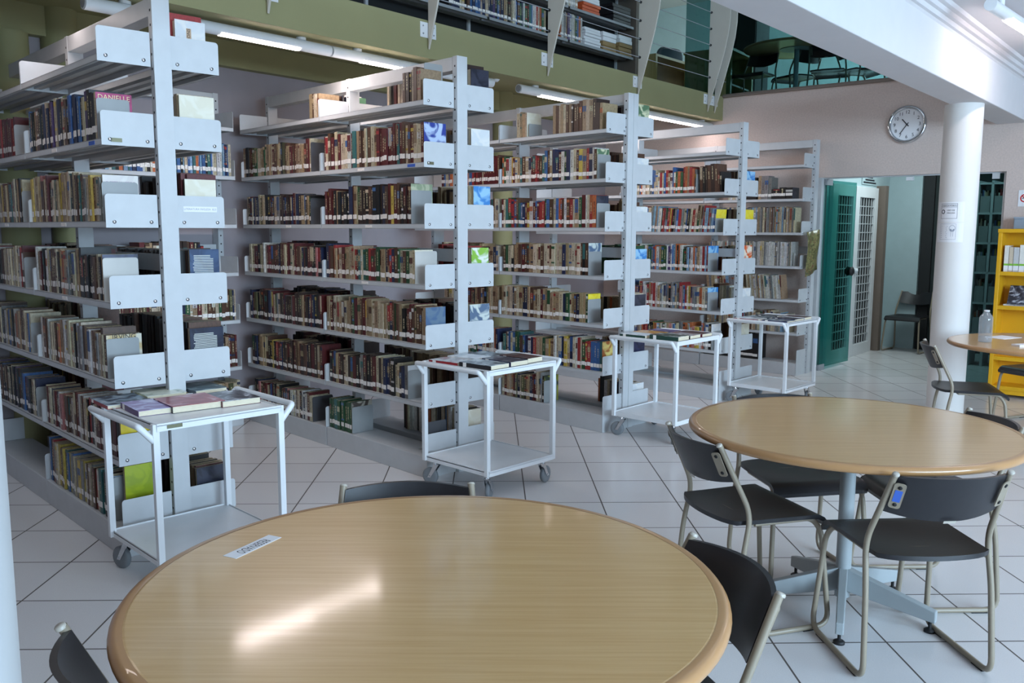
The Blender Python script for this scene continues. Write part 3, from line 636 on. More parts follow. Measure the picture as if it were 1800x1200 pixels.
# ------------------------------------------------------------------ tables
TZ = .71
def make_table(label, c, r, rot_feet, ztop=TZ, group='round library tables'):
    t = thing('round_table', label, 'table', place((c[0], c[1], 0)), group)
    MB().lathe([(0, ztop-.024), (r-.03, ztop-.024), (r-.026, ztop-.02), (r-.026, ztop-.0005), (r-.03, ztop), (0, ztop)], 96, smooth=False).build('tabletop', M['wood1'], t)
    e = MB(); n = 8
    pr = [(r-.0262, ztop-.026)]+[(r-.016+.016*math.cos(a), ztop-.0145+.0145*math.sin(a)) for a in [(-PI/2+PI*i/n) for i in range(n+1)]]+[(r-.0262, ztop)]
    e.lathe(pr, 96, cap=False); e.build('edge_band', M['wood1e'], t)
    q = MB(); q.lathe([(.028, .05), (.028, ztop-.03)], 28)
    q.lathe([(.19, ztop-.03), (.19, ztop-.024)], 28); q.build('pedestal', M['grey_metal'], t)
    for i in range(5):
        a = rot_feet+2*PI*i/5; m_ = Matrix.Rotation(a, 4, 'Z')
        l = MB(); L = .335
        l.add([(.02, -.017, .075), (.02, .017, .075), (.02, .017, .165), (.02, -.017, .165), (L, -.014, .038), (L, .014, .038), (L, .014, .082), (L, -.014, .082)], [(0, 1, 2, 3), (7, 6, 5, 4), (0, 4, 5, 1), (1, 5, 6, 2), (2, 6, 7, 3), (3, 7, 4, 0)], 0)
        f = l.build('leg', M['grey_metal'], t, m_, .004)
        MB().lathe([(.0, 0), (.02, 0), (.02, .008), (.013, .013), (.006, .014), (.006, .042), (0, .042)], 14, mtx=Matrix.Translation((L-.02, 0, 0))).build('foot_pad', M['rubber'], f)
    return t
T1 = atz(900-0, 900, 0)
c1 = (-.1685, 1.7305); c2 = (1.262, 3.2); R1T = .606
ang2 = math.atan2(2.903-3.2, 1.121-1.24)
tb1 = make_table('round oak laminate table in the foreground with a paper reserved sign', c1, R1T, .3)
tb2 = make_table('round oak laminate table on the right with four black chairs around it', c2, .592, ang2)
ct3 = atz(1846, 598, TZ)
tb3 = make_table('round oak laminate table at the right edge with a clear bottle on it', (ct3.x, ct3.y), .6, .1)
for t_, s_ in ((tb1, (1.02, 1.0, 1)), ): pass
# reserved sign, lying flat and read from the far side
pa, pb, pc, pd = atz(393.5, 980, TZ), atz(418, 985, TZ), atz(496, 947, TZ), atz(475, 943, TZ)
ctr = (pa+pb+pc+pd)/4; dv = ((pd-pa)+(pc-pb)); ang = math.atan2(dv.y, dv.x); ln = dv.length/2; wd = (((pa-pb)-(pa-pb).project(dv)).length+((pd-pc)-(pd-pc).project(dv)).length)/2
sg = MB().box(-ln/2, ln/2, -wd/2, wd/2, .0004, .0012).build('reserved_sign', M['white_paper']); sg.matrix_world = place((ctr.x, ctr.y, TZ), ang)
tag(sg, 'white paper strip reading RESERVADO lying on the front table', 'sign')
text('RESERVADO', .034, M['ink'], sg, Matrix.Translation((0, 0, .0014)) @ Matrix.Rotation(PI, 4, 'Z'), wide=ln*.72/.215)

# ------------------------------------------------------------------ chairs
def arc(p, q, r_in, n=5):
    return p
def fillet(pts, r, n=5):
    pts = [Vector(p) for p in pts]; out = [pts[0]]
    for i in range(1, len(pts)-1):
        a, b_, c = pts[i-1], pts[i], pts[i+1]; u = (a-b_).normalized(); w_ = (c-b_).normalized()
        rr = min(r, (a-b_).length*.48, (c-b_).length*.48)
        p0, p1 = b_+u*rr, b_+w_*rr
        for j in range(n+1):
            s = j/n; out.append(p0*(1-s)**2+b_*2*s*(1-s)+p1*s*s)
    out.append(pts[-1]); return out
def seat_mb(w0=.185, w1=.205, y0=-.19, y1=.2, z=.424, th=.016):
    mb = MB(); nu, nv = 14, 16; top = []; bot = []
    for j in range(nv+1):
        v = j/nv
        for i in range(nu+1):
            u = -1+2*i/nu
            w_ = w0+(w1-w0)*v
            yb = y0-.032*(1-u*u)*(1 if v == 0 else max(0, 1-v*3))
            y = y0+(y1-y0)*v+(yb-y0)*(1 if v < .34 else 0)*(1-v*2.9 if v < .34 else 0)
            zz = z-.014*(1-u*u)*math.sin(PI*min(1, v*1.15))+.006*max(0, .25-v)
            if v > .84: q = (v-.84)/.16; zz -= .034*q*q; y -= .012*q*q
            # rounded rear and front corners
            if abs(u) > .8 and v < .08: y += .012*(abs(u)-.8)/.2
            top.append((u*w_, y, zz)); bot.append((u*w_*.985, y-(.004 if v > .84 else 0), zz-th))
    n = nu+1; fs = []
    for j in range(nv):
        for i in range(nu): a = j*n+i; fs.append((a, a+1, a+n+1, a+n))
    mb.add(top, fs, 0, None, True); mb.add(bot, [f[::-1] for f in fs], 0, None, True)
    k0 = len(top); vs = top+bot; ed = []
    for i in range(nu): ed.append((i+1, i, k0+i, k0+i+1)); a = nv*n+i; ed.append((a, a+1, k0+a+1, k0+a))
    for j in range(nv): a = j*n; ed.append((a, a+n, k0+a+n, k0+a)); a = j*n+nu; ed.append((a+n, a, k0+a, k0+a+n))
    mb.add(vs, ed, 0, None, True); return mb
PXT, PXB, PXF = .182, .203, .215
def back_mb():
    mb = MB(); nu, nv = 16, 6; A_ = []; B_ = []
    for j in range(nv+1):
        v = j/nv
        for i in range(nu+1):
            u = -1+2*i/nu; k_ = 1-u*u
            zt = .694+.004*k_; zb = .568-.024*k_; z = zb+(zt-zb)*v
            f = (z-.455)/(.70-.455); xp = PXB+(PXT-PXB)*f; yp = -.14-.115*f
            y = yp-.058*k_+.004; A_.append((u*(xp-.008), y-.006, z)); B_.append((u*(xp-.008), y+.007, z))
    n = nu+1; fs = []
    for j in range(nv):
        for i in range(nu): a = j*n+i; fs.append((a, a+1, a+n+1, a+n))
    mb.add(A_, fs, 0, None, True); mb.add(B_, [f[::-1] for f in fs], 0, None, True)
    k0 = len(A_); vs = A_+B_; ed = []
    for i in range(nu): ed.append((i+1, i, k0+i, k0+i+1)); a = nv*n+i; ed.append((a, a+1, k0+a+1, k0+a))
    for j in range(nv): a = j*n; ed.append((a, a+n, k0+a+n, k0+a)); a = j*n+nu; ed.append((a+n, a, k0+a, k0+a+n))
    mb.add(vs, ed, 0, None, True); return mb
def make_chair(label, group='black chairs around the tables'):
    t = thing('chair', label, 'chair', None, group)
    seat_mb().build('seat', M['black_plastic'], t)
    bk = back_mb().build('backrest', M['black_plastic'], t)
    lg = MB(); lg.box(-.02, .02, -.0015, 0, -.004, .005); 
    lg.build('maker_badge', M['frame_cap'], bk, Matrix.Translation((0, -.252, .546)) @ Matrix.Rotation(.43, 4, 'X'))
    for s in (-1, 1):
        post = [(s*PXT, -.255, .702), (s*PXB, -.135, .452), (s*(PXF-.006), -.165, .30), (s*PXF, -.19, .011), (s*PXF, .20, .011), (s*(PXF-.02), .165, .36), (s*(PXF-.03), .13, .408), (s*(PXB-.03), -.1, .405)]
        fr = MB().tube(fillet(post, .055, 6), .0098, 0, 10).build('side_frame', M['frame'], t)
        MB().lathe([(.0108, 0), (.0108, .005), (.009, .0075), (0, .008)], 10, mtx=Matrix.Translation((s*PXT, -.2565, .699)) @ Matrix.Rotation(.43, 4, 'X')).build('tube_cap', M['frame_cap'], fr)
        for q in (-.12, .12): MB().box(s*PXF-.007, s*PXF+.007, q-.03, q+.03, 0, .004).build('glide', M['rubber'], fr)
        # fixing plate on the back of the backrest
        m_ = Matrix.Translation((s*(PXT-.001), -.229, .637)) @ Matrix.Rotation(.43, 4, 'X')
        pm = MB(); x0, x1 = sorted((-s*.002, -s*.037))
        pm.prism(rrect(x0, x1, -.048, .048, .01), -.0115, -.0085, 'y'); pm2 = MB()
        pl_ = pm.build('fixing_plate', M['frame'], t, m_ @ Matrix.Rotation(s*.42, 4, 'Z'))
        for zz in (-.033, .033): MB().lathe([(.0, .0105), (.0065, .0105), (.0065, .0135), (0, .014)], 10, mtx=Matrix.Translation((-s*.02, 0, zz)) @ Matrix.Rotation(PI/2, 4, 'X')).build('screw', M['hole'], pl_)
    MB().tube([(-(PXB-.03), -.1, .405), ((PXB-.03), -.1, .405)], .009, 0, 8).build('cross_tube', M['frame'], t)
    return t
def dup(root, mt, label=None, group=None, name=None):
    r = root.copy(); C.objects.link(r); r.matrix_world = mt
    if label: r['label'] = label
    if group: r['group'] = group
    def rec(a, b_):
        for ch in list(a.children):
            c = ch.copy(); C.objects.link(c); c.parent = b_
            rec(ch, c)
    rec(root, r); return r
ch0 = make_chair('black plastic chair seen from behind, at the front of the right table'); ch0.matrix_world = place((1.32, 2.844, 0), .079)
bpy.context.view_layer.update()
st = MB().box(.009, .031, -.0125, -.0118, -.022, .022).build('blue_sticker', M['blue_ink'], ch0, Matrix.Translation((-(PXT-.001), -.229, .637)) @ Matrix.Rotation(.43, 4, 'X') @ Matrix.Rotation(-.42, 4, 'Z'))
# copies are taken before the sticker would be repeated
def dup_plain(mt, label, **kw):
    r = dup(ch0, mt, label, **kw)
    for c in list(r.children):
        if c.name.startswith('blue_sticker'): bpy.data.objects.remove(c)
    return r
dup_plain(place((.896, 3.177, 0), -1.255), 'black plastic chair at the left side of the right table, facing right')
dup_plain(place((1.208, 3.594, 0), -2.95), 'black plastic chair behind the right table, its back toward the farthest cart')
dup_plain(place((1.64, 3.37, 0), 1.6), 'black plastic chair at the far right of the right table, mostly hidden by it')
dup_plain(place((-.283, 2.191, 0), -3.08), 'black plastic chair behind the front table, only its backrest showing')
dup_plain(place((.244, 1.791, 0), 1.861), 'black plastic chair at the right of the front table, seen from behind its backrest')
lft = atz(112, 1107, .70); rv = Vector((.66, -.75, 0)).normalized(); fw = Vector((-rv.y, rv.x, 0))
o_ = lft+rv*.182+fw*.255; dup_plain(place((o_.x, o_.y, 0), math.atan2(-fw.x, fw.y)), 'black plastic chair at the left of the front table, cut by the frame')
dup_plain(place((2.984, 5.635, 0), -1.85), 'black plastic chair beside the white column, turned toward the bottle table')
f_ = atz(1830, 640, .43); dup_plain(place((f_.x, f_.y, 0), 1.95), 'black plastic chair under the bottle table at the right edge')

# ------------------------------------------------------------------ carts
def make_cart(label):
    t = thing('book_cart', label, 'book cart', None, 'white metal book carts')
    WM = M['white_metal']; h = .26
    def tray(z, nme):
        q = MB(); q.box(-h, h, -h, h, z-.004, z)
        for a in ((-h, h, -h, -h+.003), (-h, h, h-.003, h), (-h, -h+.003, -h, h), (h-.003, h, -h, h)): q.box(a[0], a[1], a[2], a[3], z-.024, z+.006)
        return q.build(nme, WM, t)
    tray(.70, 'top_tray'); tray(.165, 'bottom_tray')
    for sx in (-1, 1):
        for sy in (-1, 1):
            MB().box(sx*h-.0125, sx*h+.0125, sy*(h-.013)-.0125, sy*(h-.013)+.0125, .142, .705).build('leg', WM, t, None, .002)
    for sx in (-1, 1):
        q = MB(); y = h-.013
        pts = fillet([(sx*(h+.006), -y, .64), (sx*(h+.06), -y, .702), (sx*(h+.06), y, .702), (sx*(h+.006), y, .64)], .012, 4)
        q.tube(pts, .0125, 0, 10); q.build('handle', WM, t)
    k = 0
    for sx in (-1, 1):
        for sy in (-1, 1):
            x, y = sx*(h-.04), sy*(h-.05); a = [.5, 1.9, .2, 1.1][k]; k += 1
            m_ = place((x, y, 0), a)
            f = MB(); f.box(-.028, .028, -.028, .028, .135, .141); f.lathe([(.014, .115), (.014, .136)], 12)
            for s in (-1, 1): f.prism([(.0, .118), (-.03, .118), (.022, .04), (.042, .04)][::-1], s*.016-.0015, s*.016+.0015, 'y')
            f.cyl((.03, -.02, .048), (.03, .02, .048), .005)
            fo = f.build('caster_fork', M['chrome'], t, m_)
            MB().lathe([(.0, -.012), (.03, -.012), (.044, -.011), (.048, -.006), (.048, .006), (.044, .011), (.03, .012), (0, .012)], 24, mtx=Matrix.Translation((.03, 0, .048)) @ Matrix.Rotation(PI/2, 4, 'X')).build('wheel', M['wheel'], fo)
    return t
CARTS = [((-1.322, 3.57), 44.5, 'white metal book cart at the near end of the leftmost rack'), ((-.128, 4.835), 46.5, 'white metal book cart at the near end of the second rack'),
         ((1.072, 6.05), 47.5, 'white metal book cart at the near end of the third rack'), ((2.172, 7.245), 46.3, 'white metal book cart at the near end of the fourth rack, the farthest one')]
cart0 = make_cart(CARTS[0][2]); CM_ = []
bpy.context.view_layer.update()
for i, (p, a, lb) in enumerate(CARTS):
    m_ = place((p[0], p[1], 0), math.radians(a)-0); CM_.append(m_)
    if i == 0: cart0.matrix_world = m_
    else: dup(cart0, m_, lb)
MB().box(-.03, .03, -.001, 0, -.007, .007).build('sticker', M['gold_tag'], cart0, Matrix.Translation((-.19, -.2605, .69)))
# books lying on the carts
CB = [0]
def flat_book(mt, L, Wd, T, mcov, spine_c, label, group, mirror=False):
    """cover root with page block and spine tag; local X along the length, Y across, spine at -Y"""
    q = MB(); b_ = .0015
    q.prism(rrect(-L/2, L/2, -Wd/2, Wd/2, .004), T-b_, T, 'z', 0); q.box(-L/2, L/2, -Wd/2, Wd/2, 0, b_, 1); q.box(-L/2, L/2, -Wd/2, -Wd/2+b_, b_, T-b_, 1)
    o = q.build('book', [mcov, spine_c]); o.matrix_world = mt; tag(o, label, 'book', group)
    MB().box(-L/2+.003, L/2-.003, -Wd/2+.002, Wd/2-.003, b_, T-b_).build('page_block', M['paper'], o)
    MB().box(-L/2+.028, -L/2+.052, -Wd/2-.0006, -Wd/2, .001, T-.001).build('spine_label', M['label'], o)
    return o
def quadbook(l, b_, r, t, T, ztop, mcov, spc, label, group):
    """outline corners in the photo (left, bottom, right, top) of the upper cover"""
    P_ = [atz(x, y, ztop) for x, y in (l, b_, r, t)]
    c = sum(P_, Vector())/4; u = ((P_[1]-P_[0])+(P_[2]-P_[3])); w_ = ((P_[3]-P_[0])+(P_[2]-P_[1]))
    L = u.length/2; Wd = w_.length/2
    return c, math.atan2(u.y, u.x), L, Wd
A1 = {n_: artmat('cart_cover_'+n_, *v, scale=s_) for n_, v, s_ in (
    ('slate', ((70, 74, 86), (150, 170, 186), (190, 196, 200)), 14), ('cream', ((222, 222, 206), (212, 214, 196), (120, 140, 120)), 12), ('teal', ((84, 104, 114), (104, 124, 132), (160, 176, 180)), 14), ('dusk', ((52, 52, 60), (96, 98, 110), (190, 196, 206)), 16),
    ('red', ((150, 44, 56), (168, 60, 66), (196, 150, 160)), 10), ('lilac', ((126, 84, 150), (170, 160, 204), (200, 196, 226)), 12), ('ash', ((196, 198, 200), (150, 150, 156), (150, 60, 60)), 14), ('smoke', ((70, 80, 92), (140, 156, 166), (206, 212, 214)), 14),
    ('night', ((40, 44, 66), (64, 66, 84), (150, 150, 160)), 14), ('wine', ((84, 40, 44), (60, 44, 50), (130, 120, 124)), 12), ('green', ((36, 56, 48), (90, 110, 100), (210, 214, 210)), 14), ('amber', ((206, 140, 40), (226, 170, 70), (180, 90, 50)), 12), ('plum', ((90, 76, 130), (130, 120, 170), (200, 190, 200)), 12), ('white', ((226, 228, 230), (200, 204, 210), (150, 170, 180)), 10))}
SP = {n_: mat('spine_'+n_, c_, .4) for n_, c_ in (('red', (150, 34, 40)), ('black', (34, 32, 36)), ('purple', (84, 50, 104)), ('cream', (206, 202, 150)), ('slate', (70, 84, 96)), ('wine', (96, 30, 48)), ('green', (40, 70, 60)), ('white', (220, 220, 220)), ('navy', (40, 44, 80)))}
def cc(x, y): return (150+x/5, 580+y/5)
zt = .70
GB = 'books laid out on the first cart'
for (l, b_, r, t, T, cv, sp, lb) in (
    ((88, 622), (268, 704), (545, 620), (385, 560), .016, 'slate', 'red', 'grey-blue paperback with a red spine, leftmost on the first cart'),
    ((440, 553), (575, 612), (870, 552), (700, 500), .022, 'cream', 'cream', 'cream paperback with a small green picture, back row of the first cart'),
    ((785, 500), (985, 552), (1240, 515), (1050, 458), .018, 'teal', 'slate', 'grey-teal paperback at the back right of the first cart'),
    ((1085, 580), (1225, 660), (1525, 585), (1285, 535), .026, 'dusk', 'wine', 'dark grey paperback with pale lettering, rightmost on the first cart'),
    ((690, 640), (845, 700), (1160, 625), (960, 545), .028, 'red', 'black', 'red and pink paperback in the front middle of the first cart'),
    ((330, 660), (485, 740), (830, 680), (650, 605), .024, 'lilac', 'purple', 'lilac and purple paperback at the front left of the first cart')):
    T_ = T; c, a, L, Wd = quadbook(cc(*l), cc(*b_), cc(*r), cc(*t), T, zt+T, A1[cv], SP[sp], lb, GB)
    # spine lies on the lower left long side: local -Y must face the (left -> bottom) edge
    L2, W2 = L, Wd
    flat_book(place((c.x, c.y, zt+.0005), a), max(.12, min(L2, .23)), max(.12, min(W2, .23)), T, A1[cv], SP[sp], lb, GB)
def grid_cart(i, items, grp):
    for (x, y, rz, L, Wd, T, cv, sp, lb) in items:
        flat_book(CM_[i] @ Matrix.Translation((x, y, zt+.0005)) @ Matrix.Rotation(rz, 4, 'Z'), L, Wd, T, A1[cv], SP[sp], lb, grp)
RS = -PI/2
grid_cart(1, ((-.175, .12, RS+.1, .21, .135, .016, 'ash', 'red', 'brown-grey paperback with a red spine, left of the second cart'), (-.02, .135, RS+.1, .21, .14, .02, 'white', 'white', 'white paperback with a reddish picture, second cart'),
    (.13, .14, RS, .2, .13, .018, 'smoke', 'black', 'smoky grey paperback in the back row of the second cart'), (-.15, -.115, RS+.05, .23, .15, .024, 'smoke', 'black', 'grey paperback with a black spine, front left of the second cart'),
    (.01, -.115, RS, .22, .14, .026, 'night', 'navy', 'navy paperback with a white fore-edge, front of the second cart'), (.155, -.1, RS+.03, .21, .13, .028, 'wine', 'black', 'dark maroon paperback near the right of the second cart'),
    (.215, .14, RS, .0, .0, .02, 'red', 'red', 'x'))[:6], 'books laid out on the second cart')
grid_cart(2, ((-.17, .12, RS, .21, .14, .02, 'white', 'green', 'white paperback with a green spine, left of the third cart'), (0, .13, RS, .21, .14, .018, 'amber', 'white', 'orange and yellow paperback at the back of the third cart'), (.16, .12, RS, .2, .135, .018, 'plum', 'navy', 'purple paperback at the back right of the third cart'),
    (-.15, -.12, RS+.04, .22, .15, .03, 'green', 'green', 'dark green thick paperback at the front left of the third cart'), (.01, -.12, RS, .21, .14, .024, 'ash', 'black', 'grey paperback in the front middle of the third cart'), (.165, -.12, RS, .21, .135, .022, 'wine', 'wine', 'dark red paperback at the front right of the third cart')), 'books laid out on the third cart')
grid_cart(3, ((-.17, .12, RS, .22, .15, .012, 'white', 'red', 'white magazine at the left of the farthest cart'), (0, .12, RS+.1, .21, .14, .012, 'smoke', 'slate', 'grey-blue magazine at the back of the farthest cart'), (.16, .12, RS, .2, .13, .014, 'dusk', 'black', 'dark magazine at the back right of the farthest cart'),
    (-.15, -.12, RS, .22, .15, .012, 'slate', 'navy', 'slate magazine at the front left of the farthest cart'), (.01, -.12, RS-.1, .21, .14, .016, 'night', 'navy', 'navy paperback in the front middle of the farthest cart'), (.17, -.12, RS, .2, .13, .02, 'wine', 'white', 'brownish paperback at the front right of the farthest cart')), 'books laid out on the farthest cart')
# bottle and paper on the far table
bp_ = atz(1731, 596, TZ); bt_ = thing('water_bottle', 'clear plastic bottle standing on the round table at right edge', 'bottle', place((bp_.x, bp_.y, TZ)))
MB().lathe([(0, .001), (.038, .001), (.041, .008), (.041, .15), (.039, .165), (.018, .192), (.016, .2), (.016, .212)], 24, cap=False).build('body', M['bottle'], bt_)
MB().lathe([(0, .003), (.039, .003), (.0395, .04), (0, .04)], 24).build('water', glassmat('water', (236, 242, 248), .4, .02, 1.3, .15), bt_)
MB().lathe([(.017, .2), (.0175, .2), (.0175, .207), (.017, .207)], 20).build('neck_ring', M['white_paper'], bt_)
pp = atz(1763, 588, TZ); ps = MB().box(-.1, .1, -.07, .07, .0003, .002).build('paper_sheet', M['white_paper']); ps.matrix_world = place((pp.x, pp.y, TZ), .5); tag(ps, 'loose white paper sheet on the bottle table', 'paper')
p2_ = atz(1797, 603, TZ); ps = MB().box(-.05, .05, -.035, .035, .0003, .012).build('notepad', M['white_paper']); ps.matrix_world = place((p2_.x, p2_.y, TZ), .2); tag(ps, 'small white notepad at the right edge of the bottle table', 'notepad')
# ------------------------------------------------------------------ fins, cables, lamps
FP = [(0, 2.64), (.045, 2.79), (.105, 2.99), (.165, 3.2), (.205, 3.38), (.222, 3.52), (.224, 3.66), (.205, 3.85), (.165, 4.04), (.105, 4.25), (.045, 4.42), (0, 4.56)]
fin_names = ['leftmost pale curved fin on the balcony edge, only its tip showing', 'pale curved fin above the second rack', 'pale curved fin left of the stacked papers upstairs', 'pale curved fin right of the upstairs bookcase', 'pale curved fin at the corner, left one of the pair', 'pale curved fin at the corner, right one of the pair']
for n_, lb in zip((3.10, 4.385, 5.715, 7.07, 8.43, 8.585), fin_names):
    t = thing('railing_fin', lb, 'railing fin', Matrix.Translation(nm(n_, CM)) @ BF, 'curved fins along the balcony edge')
    q = MB(); q.prism([(o+.012, z) for o, z in FP], -.008, .008, 'y'); q.build('fin_blade', M['fin'], t, None, .002)
    q = MB(); q.box(.0005, .006, -.075, .075, 2.715, 2.815); q.build('fixing_bracket', M['white_metal'], t, None, .002)
    for a in (-.05, .05):
        for z in (2.74, 2.79): MB().lathe([(0, .006), (.006, .006), (.005, .01), (0, .011)], 10, mtx=Matrix.Translation((0, a, z)) @ Matrix.Rotation(PI/2, 4, 'Y')).build('screw', M['bolt'], t)
    for z in (2.98, 3.14, 3.30, 3.46, 3.62): MB().cyl((.03, -.022, z), (.03, .022, z), .011, 0, 10).build('cable_ferrule', M['hole'], t)
for z, w_ in ((2.98, 'lowest'), (3.14, 'second lowest'), (3.30, 'middle'), (3.46, 'second highest'), (3.62, 'highest')):
    o = MB().cyl(nm(.3, CM+.03, z), nm(CN-.02, CM+.03, z), .0035, 0, 8).build('railing_cable', M['steel_dark']); tag(o, f'{w_} of the thin steel cables threaded through the balcony fins', 'cable', 'steel cables of the balcony railing')
LM, LZ = CM-.14, 2.538
def nt_(px, py): return onm(px, py, LM).dot(NN)
def batten(n0, n1, l0, l1, lb):
    t = thing('fluorescent_batten', lb, 'lamp', Matrix.Translation(nm(0, LM, LZ)) @ BF, 'white tube battens under the balcony beam')
    q = MB(); n = 18; r = .034
    q.tube([(0, n0, 0), (0, n1, 0)], r, 0, 24); q.build('housing', M['white_metal'], t)
    e = MB()
    for a, b_ in ((n0-.004, n0), (n1, n1+.004)): e.tube([(0, a, 0), (0, b_, 0)], .026, 0, 20)
    e.build('end_cap', M['hole'] if False else M['steel_dark'], t)
    l = MB(); vs = []; fs = []
    for i in range(9):
        a = -PI/2-.75+1.5*i/8+.12; vs += [((r+.002)*math.cos(a), l0, (r+.002)*math.sin(a)), ((r+.002)*math.cos(a), l1, (r+.002)*math.sin(a))]
    fs = [(2*i, 2*i+2, 2*i+3, 2*i+1) for i in range(8)]; l.add(vs, fs, 0, None, True); l.build('lit_tube', M['lamp'], t)
    for f in (.14, .86): MB().lathe([(.03, .03), (.03, .046)], 16, mtx=Matrix.Translation((0, n0+(n1-n0)*f, 0))).build('mount', M['white_metal'], t)
nj = nt_(577, 91)
batten(nt_(143, 12), nj-.006, nt_(382, 56), nt_(521, 79), 'lit white tube batten between the first and second racks')
batten(nj+.006, nj+1.55, nt_(631, 101), nt_(727, 113), 'lit white tube batten just above the top rail of the second rack')
batten(nt_(909, 147), nt_(909, 147)+1.5, nt_(945, 158), nt_(945, 158)+1.05, 'lit white tube batten with open end above the third rack')
batten(nt_(1100, 187), nt_(1250, 214), nt_(1110, 189), nt_(1240, 212), 'lit white tube batten above the fourth rack, nearest the corner')
sp_ = onm(868, 137, CM-.2); sl = thing('spot_lamp', 'small round white lamp on the olive column behind second rack', 'lamp', place((sp_.x, sp_.y, sp_.z)))
MB().lathe([(0, -.03), (.02, -.03), (.034, -.015), (.036, .01), (.02, .026), (0, .026)], 18).build('globe', M['white_metal'], sl); MB().cyl((0, 0, .02), (0, 0, .06), .012).build('stem', M['white_metal'], sl)
# ceiling tube under the right ceiling
zc = zm+.1; ca, cb = atz(1768, 22, zc-.07), atz(1815, 52, zc-.07); q = (cb-ca).normalized()
t = thing('ceiling_lamp', 'lit ceiling tube fitting at the top right corner', 'lamp', Matrix.Translation((0, 0, 0)))
pa_ = ca-q*.35; L2 = 1.3
MB().tube([pa_, ca+q*L2], .034, 0, 20).build('housing', M['white_metal'], t); MB().tube([ca+Vector((0, 0, -.012)), ca+q*L2+Vector((0, 0, -.012))], .03, 0, 16).build('lit_tube', M['lamp'], t)
MB().cyl(pa_+q*.2, pa_+q*.2+Vector((0, 0, .07)), .02).build('mount', M['white_metal'], t)

# ------------------------------------------------------------------ wall clock
def WF(p): return Matrix(((MM.x, 0, -NN.x, p.x), (MM.y, 0, -NN.y, p.y), (0, 1, 0, p.z), (0, 0, 0, 1)))
cp_ = onn(1593, 215); ck = thing('wall_clock', 'round wall clock with chrome rim and black numerals, showing about 10:36', 'clock', WF(cp_))
MB().lathe([(.0, .002), (.142, .002), (.142, .014), (0, .014)], 48, smooth=False).build('face', M['white_paper'], ck)
MB().lathe([(.172, 0), (.174, .02), (.166, .036), (.152, .038), (.143, .026), (.141, .012)], 48, cap=False).build('rim', M['chrome'], ck)
for i in range(1, 13):
    a = PI/2-2*PI*i/12; text(str(i), .044, M['ink'], ck, Matrix.Translation((.112*math.cos(a), .112*math.sin(a), .0155)), 'numeral')
for nme, a, L, w_ in (('hour_hand', PI/2-2*PI*(10.6/12), .068, .0045), ('minute_hand', PI/2-2*PI*(36/60), .1, .0034)):
    MB().box(-.022, L, -w_, w_, .017, .0185).build(nme, M['ink'], ck, Matrix.Rotation(a, 4, 'Z'))
MB().lathe([(0, .016), (.007, .016), (.007, .021), (0, .021)], 14).build('hub', M['ink'], ck)

# ------------------------------------------------------------------ notices on the white column
def wrapped(name, poly_mb, m, parent, rad):
    o = poly_mb.build(name, m, parent)
    return bend(o, rad)
tc_ = Vector((-COLP.x, -COLP.y, 0)).normalized(); rt_ = Vector((-tc_.y, tc_.x, 0))
def bend(o, rad):
    for v in o.data.vertices:
        ph = v.co.x/.135; p = COLP+rt_*(math.sin(ph)*rad)+tc_*(math.cos(ph)*rad); v.co = (p.x, p.y, v.co.y)
    return o
def grid(x0, x1, y0, y1, n=14):
    mb_ = MB(); vs = []
    for i in range(n+1): x = x0+(x1-x0)*i/n; vs += [(x, y0, 0), (x, y1, 0)]
    mb_.add(vs, [(2*i, 2*i+2, 2*i+3, 2*i+1) for i in range(n)]); return mb_
def border(x0, x1, y0, y1, w_):
    q = MB()
    for a in ((x0, x1, y0, y0+w_), (x0, x1, y1-w_, y1), (x0, x0+w_, y0, y1), (x1-w_, x1, y0, y1)):
        g_ = grid(*a, n=8 if a[1]-a[0] > .02 else 1); q.add(g_.v, g_.f)
    return q
zA, zM, zB_ = 1.643, 1.492, 1.345
def notice(z0, z1, lb):
    o = wrapped('notice', grid(-.165, .05, z0, z1), M['white_paper'], None, .1345); tag(o, lb, 'notice', 'paper notices taped to the white column'); return o
n1_ = notice(zM+.002, zA, 'white paper notice with framed heading, upper one on the white column')
def ctx(body, size, x, z, parent, wide=1.0, m=None):
    o = text(body, size, m or M['ink'], parent, Matrix.Translation((0, 0, 0)), wide=1.0)
    o.matrix_local = Matrix()
    for v in o.data.vertices: v.co.x = v.co.x*wide+x; v.co.y += z
    return bend(o, .1352)
XC = -.062
bend(border(XC-.062, XC+.062, zM+.028, zA-.012, .002).build('frame_line', M['ink'], n1_), .1349)
ctx('OBRIGATÓRIO', .017, XC, zA-.03, n1_, 1.0); ctx('USO DE', .017, XC+.018, zA-.062, n1_, .9); ctx('MÁSCARA', .014, XC+.018, zA-.082, n1_, .9)
bend(border(XC-.056, XC+.056, zA-.042, zA-.02, .0015).build('heading_box', M['ink_grey'], n1_), .1349)
rg = MB()
for i in range(20):
    a0, a1 = 2*PI*i/20, 2*PI*(i+1)/20; f = lambda a, r_: (XC-.042+r_*math.cos(a), zA-.072+r_*1.05*math.sin(a), 0); rg.add([f(a0, .010), f(a1, .010), f(a1, .0155), f(a0, .0155)], [(0, 1, 2, 3)])
bend(rg.build('ring_symbol', M['ink'], n1_), .1352)
n2_ = notice(zB_, zM-.002, 'white paper notice with a masked face drawing, lower one on the white column')
bend(border(XC-.06, XC+.06, zB_+.02, zM-.01, .0015).build('frame_line', M['ink_grey'], n2_), .1349)
pf = MB(); cx_, cz_ = XC+.034, zM-.045
for i in range(18):
    a0, a1 = 2*PI*i/18, 2*PI*(i+1)/18; f = lambda a, r_: (cx_+r_*.85*math.cos(a), cz_+r_*math.sin(a), 0); pf.add([f(a0, .022), f(a1, .022), f(a1, .025), f(a0, .025)], [(0, 1, 2, 3)])
